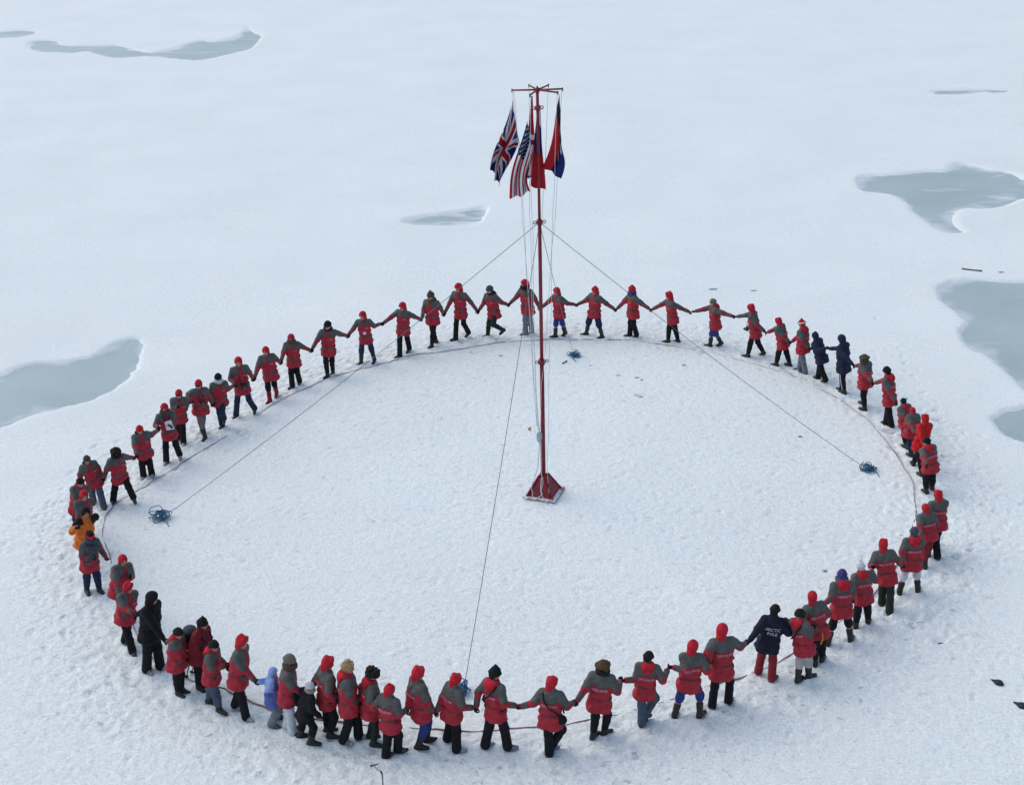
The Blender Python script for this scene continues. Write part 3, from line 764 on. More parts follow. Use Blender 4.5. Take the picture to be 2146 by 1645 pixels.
def tmesh(kind, mat, name):
    k = (kind, mat)
    if k not in TPL:
        if kind not in _geo: _geo[kind] = _tf[kind]()
        V, Q = _geo[kind]; TPL[k] = new_mesh(name, V, Q, M[mat])
    return TPL[k]
def frame(o, x, y, z, s=1.0):
    return Matrix(((x[0]*s, y[0]*s, z[0]*s, o[0]), (x[1]*s, y[1]*s, z[1]*s, o[1]), (x[2]*s, y[2]*s, z[2]*s, o[2]), (0, 0, 0, 1)))

# ------------------------------------------------------------------ people
def ik(a, b, l1, l2, pole):
    d = b-a; L = np.linalg.norm(d)
    if L > (l1+l2)*.999:
        k = L/(l1+l2)*1.001; l1 *= k; l2 *= k
    x = (l1*l1-l2*l2+L*L)/(2*L); h = math.sqrt(max(0, l1*l1-x*x)); u = d/L
    p = unit(pole-u*(pole@u)); return a+u*x+p*h
GLYPHS = None
def lettering_shape():
    """eight small letter-like blocks in a row, too small to read on the coats"""
    V, F = [], []; r_ = np.random.RandomState(4)
    def rect(x0, x1, y0, y1):
        b = len(V); nn = max(1, int((x1-x0)/.02))
        V.extend([(x0, y0), (x1, y0), (x1, y1), (x0, y1)]); F.append((b, b+1, b+2, b+3))
    for g in range(8):
        x = -.15+g*.0385; bits = [(0, .007, 0, .048), (.022, .029, 0, .048), (.007, .022, .041, .048), (.007, .022, 0, .007), (.007, .022, .020, .027)]
        keep = [0, 2] + list(r_.choice([1, 3, 4], 2, replace=False))
        for i in keep: x0, x1, y0, y1 = bits[i]; rect(x+x0, x+x1, y0-.024, y1-.024)
    return np.array(V), F
LS = lettering_shape()
def text_shape(lines, size):
    cu = bpy.data.curves.new('t', 'FONT'); cu.body = lines; cu.size = size; cu.align_x = 'CENTER'; cu.resolution_u = 2
    ob = bpy.data.objects.new('t', cu); C.objects.link(ob); dg = bpy.context.evaluated_depsgraph_get(); me = bpy.data.meshes.new_from_object(ob.evaluated_get(dg))
    V = np.array([(v.co.x, v.co.y) for v in me.vertices]); F = [tuple(p.vertices) for p in me.polygons]
    bpy.data.objects.remove(ob); bpy.data.curves.remove(cu); bpy.data.meshes.remove(me)
    V[:, 1] -= (V[:, 1].max()+V[:, 1].min())/2; return V, F

def person(pid, head, feet, hands=(None, None), gear='hood0', coat='red', legs='black', foot='boot', w_in=.6, lean_=.07, label='', short=False, group='people walking hand in hand in a ring',
           hoodcol=None, headcol=None, hooddown=False, hemk=0., bulk=None, glove='glove', scarf=None, look=None, goggles=False, stoop=0., extra=None, pants_wide=1., heady=0):
    lean_ = lean_+.09*((pid*53) % 9)/8-.02
    if bulk is None: bulk = .95+.11*((pid*37) % 11)/10
    F_ = []
    for (fx, fy, *lf) in feet:
        g = at(fx, fy, lf[0] if lf else 0.); F_.append(g)
    mid = (F_[0]+F_[1])/2; mid[2] = 0
    rad = unit(np.array([mid[0]-CTR[0], mid[1]-CTR[1], 0])); tan = np.array([-rad[1], rad[0], 0.]); inw = -rad
    head = (head[0]+4, head[1]) if False else head
    face = unit(tan*(1-w_in)+inw*w_in)
    hg = mid+face*lean_+tan*stoop
    ht = on_plane(head[0], head[1], hg)
    z0 = zsnow(mid[0], mid[1])
    H = ht[2]; s = max(.72, min(1.10, np.linalg.norm(ht-mid)/1.78))
    base = np.array([mid[0], mid[1], z0])
    # trunk
    topv = unit(ht-np.array([mid[0]+(ht[0]-mid[0])*.2, mid[1]+(ht[1]-mid[1])*.2, 0]))
    hc = ht-topv*.150*s                                   # head centre
    pel = np.array([mid[0]*.75+ht[0]*.25, mid[1]*.75+ht[1]*.25, .506*H+.018*H*((pid*29) % 7)/6])
    nb = hc-topv*.160*s-face*.030                         # base of neck
    U = unit(nb-pel); Lt = np.linalg.norm(nb-pel)
    # torso turn from the spread hands
    tg = []
    for hnd in hands:
        tg.append(hnd)
    Rv = unit(np.cross(face, U)); Fv = np.cross(U, Rv)
    sh = [nb-U*.062*s+Rv*q*.178*s for q in (-1, 1)]      # left (-Rv), right (+Rv)
    la, lb = .285*s, .255*s
    def rest(side, mode):
        q = -1 if side == 0 else 1
        if mode == 'down': return sh[side]+np.array([0, 0, -.50*s])+Rv*q*.14+Fv*.10
        if mode == 'front': return pel+U*.20*s+Fv*.27+Rv*q*.06
        if mode == 'chest': return pel+U*.34*s+Fv*.27+Rv*q*.05
        if mode == 'hip': return pel+U*.06+Fv*.02+Rv*q*.30
        if mode == 'up': return sh[side]+Fv*.30+Rv*q*.20+np.array([0, 0, .02])
        if mode == 'face': return hc+Fv*.16+Rv*q*.06-U*.03
        if mode == 'back': return sh[side]+np.array([0, 0, -.44*s])+Rv*q*.05-tan*.22
    pts = [t for t in tg if t is not None and not isinstance(t, str)]
    asg = [None, None]
    if len(pts) == 2:
        c1 = np.linalg.norm(pts[0]-sh[0])+np.linalg.norm(pts[1]-sh[1]); c2 = np.linalg.norm(pts[1]-sh[0])+np.linalg.norm(pts[0]-sh[1])
        asg = [pts[0], pts[1]] if c1 <= c2 else [pts[1], pts[0]]
    elif len(pts) == 1:
        k = 0 if np.linalg.norm(pts[0]-sh[0]) < np.linalg.norm(pts[0]-sh[1]) else 1
        asg[k] = pts[0]; oth = [t for t in tg if isinstance(t, str)]; asg[1-k] = rest(1-k, oth[0] if oth else 'down')
    else:
        for k in (0, 1): asg[k] = rest(k, tg[k] if tg[k] else 'down')
    wr, el = [], []
    for k in (0, 1):
        d = asg[k]-sh[k]; L = np.linalg.norm(d); reach = (la+lb)
        wpos = sh[k]+d/L*max(.16, L-.09*s)               # the hand itself takes the last bit
        if np.linalg.norm(wpos-sh[k]) > reach*1.14: wpos = sh[k]+d/L*reach*1.14
        q = -1 if k == 0 else 1
        wr.append(wpos); el.append(ik(sh[k], wpos, la, lb, np.array([0, 0, -1.])+Rv*q*.5-Fv*.6))
    # legs
    hip = [pel+Rv*q*.092*s-U*.02 for q in (-1, 1)]
    fo = F_ if (F_[0]-F_[1])@Rv < 0 else F_[::-1]
    fl = feet if (F_[0]-F_[1])@Rv < 0 else feet[::-1]
    lt, ls = .235*H/1.0, .225*H/1.0
    an, kn, fd = [], [], []
    for k in (0, 1):
        lift = fl[k][2] if len(fl[k]) > 2 else 0.
        zs_ = zsnow(fo[k][0], fo[k][1]) if lift < .3 else 0
        a = np.array([fo[k][0], fo[k][1], zs_+lift+.070*s]); q = -1 if k == 0 else 1
        d = unit(unit(tan*(1-w_in*.55)+inw*w_in*.55)+Rv*q*.18)
        if lift > 0: d = unit(d+np.array([0, 0, -.75]))
        an.append(a); fd.append(d); kn.append(ik(hip[k], a, lt, ls, unit(tan*.8+face*.6)+Rv*q*.1))
    root = bpy.data.objects.new('person', None); C.objects.link(root); root.location = base
    tag(root, label, 'person', group)
    lo = np.minimum.reduce([*wr, *an, *kn, *el, pel, hc, *sh])-np.array([.30, .30, .14]); hi = np.maximum.reduce([*wr, *an, *kn, *el, pel, hc, *sh])+.30
    Hf = unit(look if look is not None else face*.5+tan*.5); Hf = unit(Hf+np.array([0, 0, -.28])); Hr = unit(np.cross(Hf, topv)); Hu = np.cross(Hr, Hf)
    HR = np.array([Hr, Hf, Hu])
    # body: one surface, head to feet
    f = Field(lo, hi, .025)
    f.ell(hc, (.078*s, .096*s, .118*s), HR, .02)
    hp = lambda x, y, z: hc+(Hr*x+Hf*y+Hu*z)*s
    f.cone(hp(0, .088, .01), hp(0, .108, -.022), .012, .017, .015); f.ell(hp(0, .062, -.075), (.040, .036, .032), HR, .03)
    f.ell(hp(-.034, .098, .016), (.017, .012, .012), HR, .01, True); f.ell(hp(.034, .098, .016), (.017, .012, .012), HR, .01, True)
    f.cone(hc-Hu*.06, nb, .055, .065, .03)
    f.cone(nb-U*.08, pel+U*.10, .11, .105, .05); f.cone(pel+U*.1, pel-U*.03, .105, .11, .05)
    for k in (0, 1):
        f.cone(nb-U*.05, sh[k], .06, .055, .04); f.cone(sh[k], el[k], .05, .042, .03); f.cone(el[k], wr[k], .042, .032, .02)
        f.cone(wr[k], wr[k]+unit(wr[k]-el[k])*.07*s, .028, .026, .02)
        f.cone(hip[k], kn[k], .078, .056, .04); f.cone(kn[k], an[k], .054, .042, .03); f.cone(an[k], an[k]+fd[k]*.12-np.array([0, 0, .03]), .036, .028, .02)
    V, Q = f.nets()
    me = new_mesh('body', V-base, Q, M['skin'])
    L = (V-hc)@HR.T/s
    eye = .013-np.minimum(np.hypot(L[:, 0]-.034, (L[:, 2]-.016)*1.2), np.hypot(L[:, 0]+.034, (L[:, 2]-.016)*1.2)); mouth = np.minimum(.026-abs(L[:, 0]), .007-abs(L[:, 2]+.055)); brow = np.minimum(np.minimum(.022-abs(abs(L[:, 0])-.034), .006-abs(L[:, 2]-.040)), .02)
    fattr(me, 'features', np.where(L[:, 1] > .05, np.maximum(np.maximum(eye, mouth), brow), -.05))
    link('body', me, root)
    # coat
    f = Field(lo, hi, .0215)
    hem = -.43+hemk
    tt = np.array([hem-.05, hem, hem+.12, -.05, .16, .50, .80, .93, 1.05]); aw = np.array([.21, .225, .228, .215, .192, .208, .198, .15, .08])*bulk*(.9+.1*s); bw = np.array([.17, .185, .185, .172, .150, .165, .140, .112, .07])*bulk*(.9+.1*s)
    sl_, X, Y, Z = f.sub(pel-np.array([.42, .42, .5*s]), nb+np.array([.40, .40, .2]))
    x = (X-pel[0])*Rv[0]+(Y-pel[1])*Rv[1]+(Z-pel[2])*Rv[2]; y = (X-pel[0])*Fv[0]+(Y-pel[1])*Fv[1]+(Z-pel[2])*Fv[2]; z = (X-pel[0])*U[0]+(Y-pel[1])*U[1]+(Z-pel[2])*U[2]
    t = z/Lt; a = np.interp(t, tt, aw); b = np.interp(t, tt, bw)
    q = (np.abs(x/a)**2.4+np.abs(y/b)**2.4)**(1/2.4)
    ph = (pid*1.7) % 6.28
    wrk = .013*np.sin(z*38+x*9+ph)*np.clip(1-abs(t-.1)*1.2, 0, 1)+.007*np.sin(x*40+z*16+ph*2)*np.sin(y*30+z*22)+.009*np.sin(z*23-x*31+ph)*np.sin(y*21+ph)
    d = (q-1)*np.minimum(a, b)+wrk
    d = np.maximum(d, (hem-t)*Lt+.012*np.sin(x*19+ph)); d = np.maximum(d, (t-1.0)*Lt)
    f.blend(sl_, d, .03)
    for k in (0, 1):
        f.cone(nb-U*.055, sh[k], .085, .080, .05)
        f.cone(sh[k], el[k], .083*bulk, .070*bulk, .035); f.cone(el[k], wr[k]-unit(wr[k]-el[k])*.015, .068*bulk, .058, .025)
        for j in range(3):                                # sleeve folds
            c_ = sh[k]+(el[k]-sh[k])*(.3+.3*j); f.ell(c_+rng.normal(0, .006, 3), (.080*bulk,)*3, k=.02)
    f.cone(nb-U*.02, hc-Hu*.09*s-Hf*.01, .086, .083, .04)
    f.ell(hc+(Hf*.02-Hu*.01)*s, (.075*s, .10*s, .115*s), HR, .02, True)
    # hollow the skirt so the hem is an edge over the legs
    for k in (0, 1): f.cone(hip[k]-U*.12, kn[k]-U*.2, .07, .11, .03, sub=True)
    V, Q = f.nets()
    cm = M[coat]; me = new_mesh('jacket', V-base, Q, cm)
    if coat in ('red', 'orange', 'blue'):
        D = V-pel; x = D@Rv; y = D@Fv; z = D@U; t = z/Lt
        # which piece of the coat a point belongs to
        best = np.full(len(V), 1e9); ta = np.zeros(len(V)); seg = np.zeros(len(V), int)
        for k in (0, 1):
            for j, (a_, b_) in enumerate(((sh[k], el[k]), (el[k], wr[k]))):
                ab = b_-a_; u_ = np.clip(((V-a_)@ab)/(ab@ab), 0, 1); dd = np.linalg.norm(V-a_-u_[:, None]*ab, axis=1)-.075
                m_ = dd < best; best = np.where(m_, dd, best); ta = np.where(m_, u_, ta); seg = np.where(m_, 1+2*k+j, seg)
        armw = (best < .022) & (np.abs(x) > .13)
        zy = np.where(y > 0, .70*Lt, .66*Lt)
        yoke = z-zy
        yoke = np.where(y > 0, np.minimum(yoke, np.abs(x)-.035), yoke)
        yoke = yoke+.012*np.sin(x*14+ph)
        belt = np.where(y < -.01, .011-np.abs(z-.13*Lt), -.05)
        pk = np.minimum(.042-np.abs(z-(.06*Lt)-.25*(np.abs(x)-.1)), .062-np.abs(np.abs(x)-.115)); belt = np.where(y > 0.02, pk, belt)
        pan = np.maximum(yoke, belt)
        upper = (seg == 1) | (seg == 3); k_ = np.where((seg == 1) | (seg == 2), 0, 1)
        # outer/upper half of the sleeve is grey to the elbow, then red, then a grey cuff patch
        ups = np.zeros(len(V))
        for k in (0, 1):
            outv = unit(np.array([0, 0, 1.])+Rv*(-1 if k == 0 else 1)*.8)
            for j, (a_, b_) in enumerate(((sh[k], el[k]), (el[k], wr[k]))):
                m_ = seg == 1+2*k+j; ab = b_-a_; c_ = a_+ta[:, None]*ab; o_ = V-c_; ax_ = unit(ab); ov = unit(outv-ax_*(outv@ax_))
                ups = np.where(m_, o_@ov, ups)
        sl_pan = np.where(upper, np.minimum((.92-ta)*.28, ups+.030), np.minimum(np.minimum((ta-.40), (.93-ta))*.25, ups+.045))
        pan = np.where(armw, sl_pan, pan)
        if coat == 'orange': pan = np.where(armw, np.where(upper, (.55-ta)*.28, -.05), yoke-.06)
        if coat == 'blue': pan = np.where(y < .05, z-.02*Lt-.9*np.abs(x), -.05)
        fattr(me, 'panel', pan)
    jk = link('jacket', me, root)
    # lettering wrapped on the cloth
    def wrap(shape, cx, cz, sgn, sc, mat, name):
        V2, F2 = shape; out = []
        pv = (V-pel)
        px_, py_, pz_ = pv@Rv, pv@Fv, pv@U
        msk = (py_*sgn > .02)
        px_, py_, pz_ = px_[msk], py_[msk], pz_[msk]
        for (x2, z2_) in V2:
            xx = cx+x2*sc*(-1 if sgn > 0 else 1)*(1 if sgn < 0 else 1); zz_ = cz+z2_*sc
            d2 = (px_-xx)**2+(pz_-zz_)**2; ii = np.argsort(d2)[:28]; wgt = np.exp(-d2[ii]/.0018)+1e-6; yy = (py_[ii]*wgt).sum()/wgt.sum()
            out.append(pel+Rv*xx+Fv*(yy+sgn*.015)+U*zz_-base)
        me_ = bpy.data.meshes.new(name); me_.from_pydata([tuple(map(float, v)) for v in out], [], F2 if sgn < 0 else [f_[::-1] for f_ in F2]); me_.materials.append(M[mat]); me_.update()
        link(name, me_, root)
    if coat == 'red':
        wrap(LS, 0, .66*Lt-.055, -1, .95, 'lettering', 'back_lettering'); wrap(LS, -.10, .66*Lt-.03, 1, .30, 'whitemark', 'chest_mark')
    if extra and 'text' in extra: wrap(extra['text'], 0, .58*Lt, -1, .86, 'whitemark', 'back_lettering')
    if extra and 'paper' in extra: wrap((np.array([(-.04, -.04), (.05, -.035), (.045, .05), (-.045, .04)]), [(0, 1, 2, 3)]), -.01, .30*Lt, 1, 1., 'paper', 'paper_tag')
    # trousers
    f = Field(lo, hi, .0235); f.ell(pel-U*.02, (.165*s, .13*s, .14*s), np.array([Rv, Fv, U]), .04)
    for k in (0, 1):
        f.cone(hip[k], kn[k], .098*pants_wide, .080*pants_wide, .035)
        if short: f.cone(kn[k], kn[k]+(an[k]-kn[k])*(.12 if short is True else short), .082, .082, .02)
        else:
            c2 = an[k]-unit(an[k]-kn[k])*(.10 if foot == 'boot' else .0)
            f.cone(kn[k], c2, .076*pants_wide, (.070 if foot == 'boot' else .086)*pants_wide, .02)
        f.ell(kn[k], (.085*pants_wide,)*3, k=.03)
        f.ell(kn[k]+(an[k]-kn[k])*.35+rng.normal(0, .008, 3), (.076,)*3 if not short else (.02,)*3, k=.03)
    V3, Q3 = f.nets(); link('trousers', new_mesh('trousers', V3-base, Q3, M[legs]), root)
    # boots
    fm = 'boot' if foot in ('boot',) else foot
    fm = {'redboot': 'darkredtr', 'brownboot': 'wood'}.get(foot, fm)
    for k in (0, 1):
        lo2 = an[k]-.32; hi2 = an[k]+.36; f = Field(lo2, hi2, .019)
        heel = an[k]-fd[k]*.045-np.array([0, 0, .045])+(np.array([0, 0, .02]) if fd[k][2] < -.2 else 0); toe = an[k]+fd[k]*.17-np.array([0, 0, .048])
        if fd[k][2] < -.2: toe = toe+np.array([0, 0, .05])
        f.cone(heel, toe, .047, .042, .03); f.cone(an[k], an[k]+fd[k]*.10-np.array([0, 0, .03]), .055, .042, .03)
        sh_l = .52 if foot in ('boot', 'redboot') else .12
        up_ = unit(kn[k]-an[k]); f.cone(an[k]-up_*.02, an[k]+(kn[k]-an[k])*sh_l, .056, .072 if foot in ('boot', 'redboot') else .055, .03)
        V4, Q4 = f.nets(); link('boot', new_mesh('boot', V4-base, Q4, M[fm]), root)
    # gloves
    for k in (0, 1):
        zax = unit(asg[k]-el[k]) if np.linalg.norm(asg[k]-wr[k]) < .2 else unit(wr[k]-el[k]); pal = unit(face*.6+np.array([0, 0, .1])-zax*((face*.6)@zax)); yx = unit(pal-zax*(pal@zax)); xx = np.cross(yx, zax)*(1 if k == 0 else -1)
        if k == 1: xx = -xx
        mt = frame(wr[k]-base-zax*.01, xx if k == 0 else -xx, yx, zax, 1.0*s)
        gm = glove if not isinstance(glove, tuple) else glove[k]
        link('glove', tmesh('glove', gm, 'glove'), root, mtx=mt)
    # headgear
    off = hc-base
    hcol = hoodcol or {'red': 'redhood', 'allred': 'allred', 'navy': 'navy', 'black': 'black', 'orange': 'black', 'blue': 'lightblue', 'darkred': 'darkred', 'navy2': 'navy2'}[coat]
    hm = frame(off, Hr, Hf, Hu, s)
    nm = {'hood': 'hood', 'bean': 'knit_hat', 'fur': 'fur_hat', 'hair': 'hair', 'band': 'headband'}
    key = next(v for k, v in nm.items() if gear.startswith(k))
    if gear.startswith('hood'): link('hood', tmesh(gear, hcol, 'hood'), root, mtx=hm)
    elif gear == 'band':
        link('hair', tmesh('hair', 'furdark', 'hair'), root, mtx=hm); link('headband', tmesh('band', headcol or 'redhood', 'headband'), root, mtx=frame(off, Hr, Hf, Hu, s*1.22))
    else: link(key, tmesh(gear, headcol or 'black', key), root, mtx=hm)
    if hooddown: link('lowered_hood', tmesh('hooddown', hcol if hooddown is True else hooddown, 'lowered_hood'), root, mtx=frame(nb-base+U*.035-Fv*.02, Rv, Fv, U, s))
    if scarf: link('scarf', tmesh('scarf', scarf, 'scarf'), root, mtx=frame(nb-base+U*.065+Fv*.02, Rv, Fv, U, s))
    if goggles: link('goggles', tmesh('goggles', 'black', 'goggles'), root, mtx=hm)
    return dict(hip=hip, kn=kn, an=an, pel=pel, nb=nb, U=U, R=Rv, F=Fv, hc=hc, sh=sh, wr=wr, Lt=Lt, root=root, s=s, base=base, V=V)

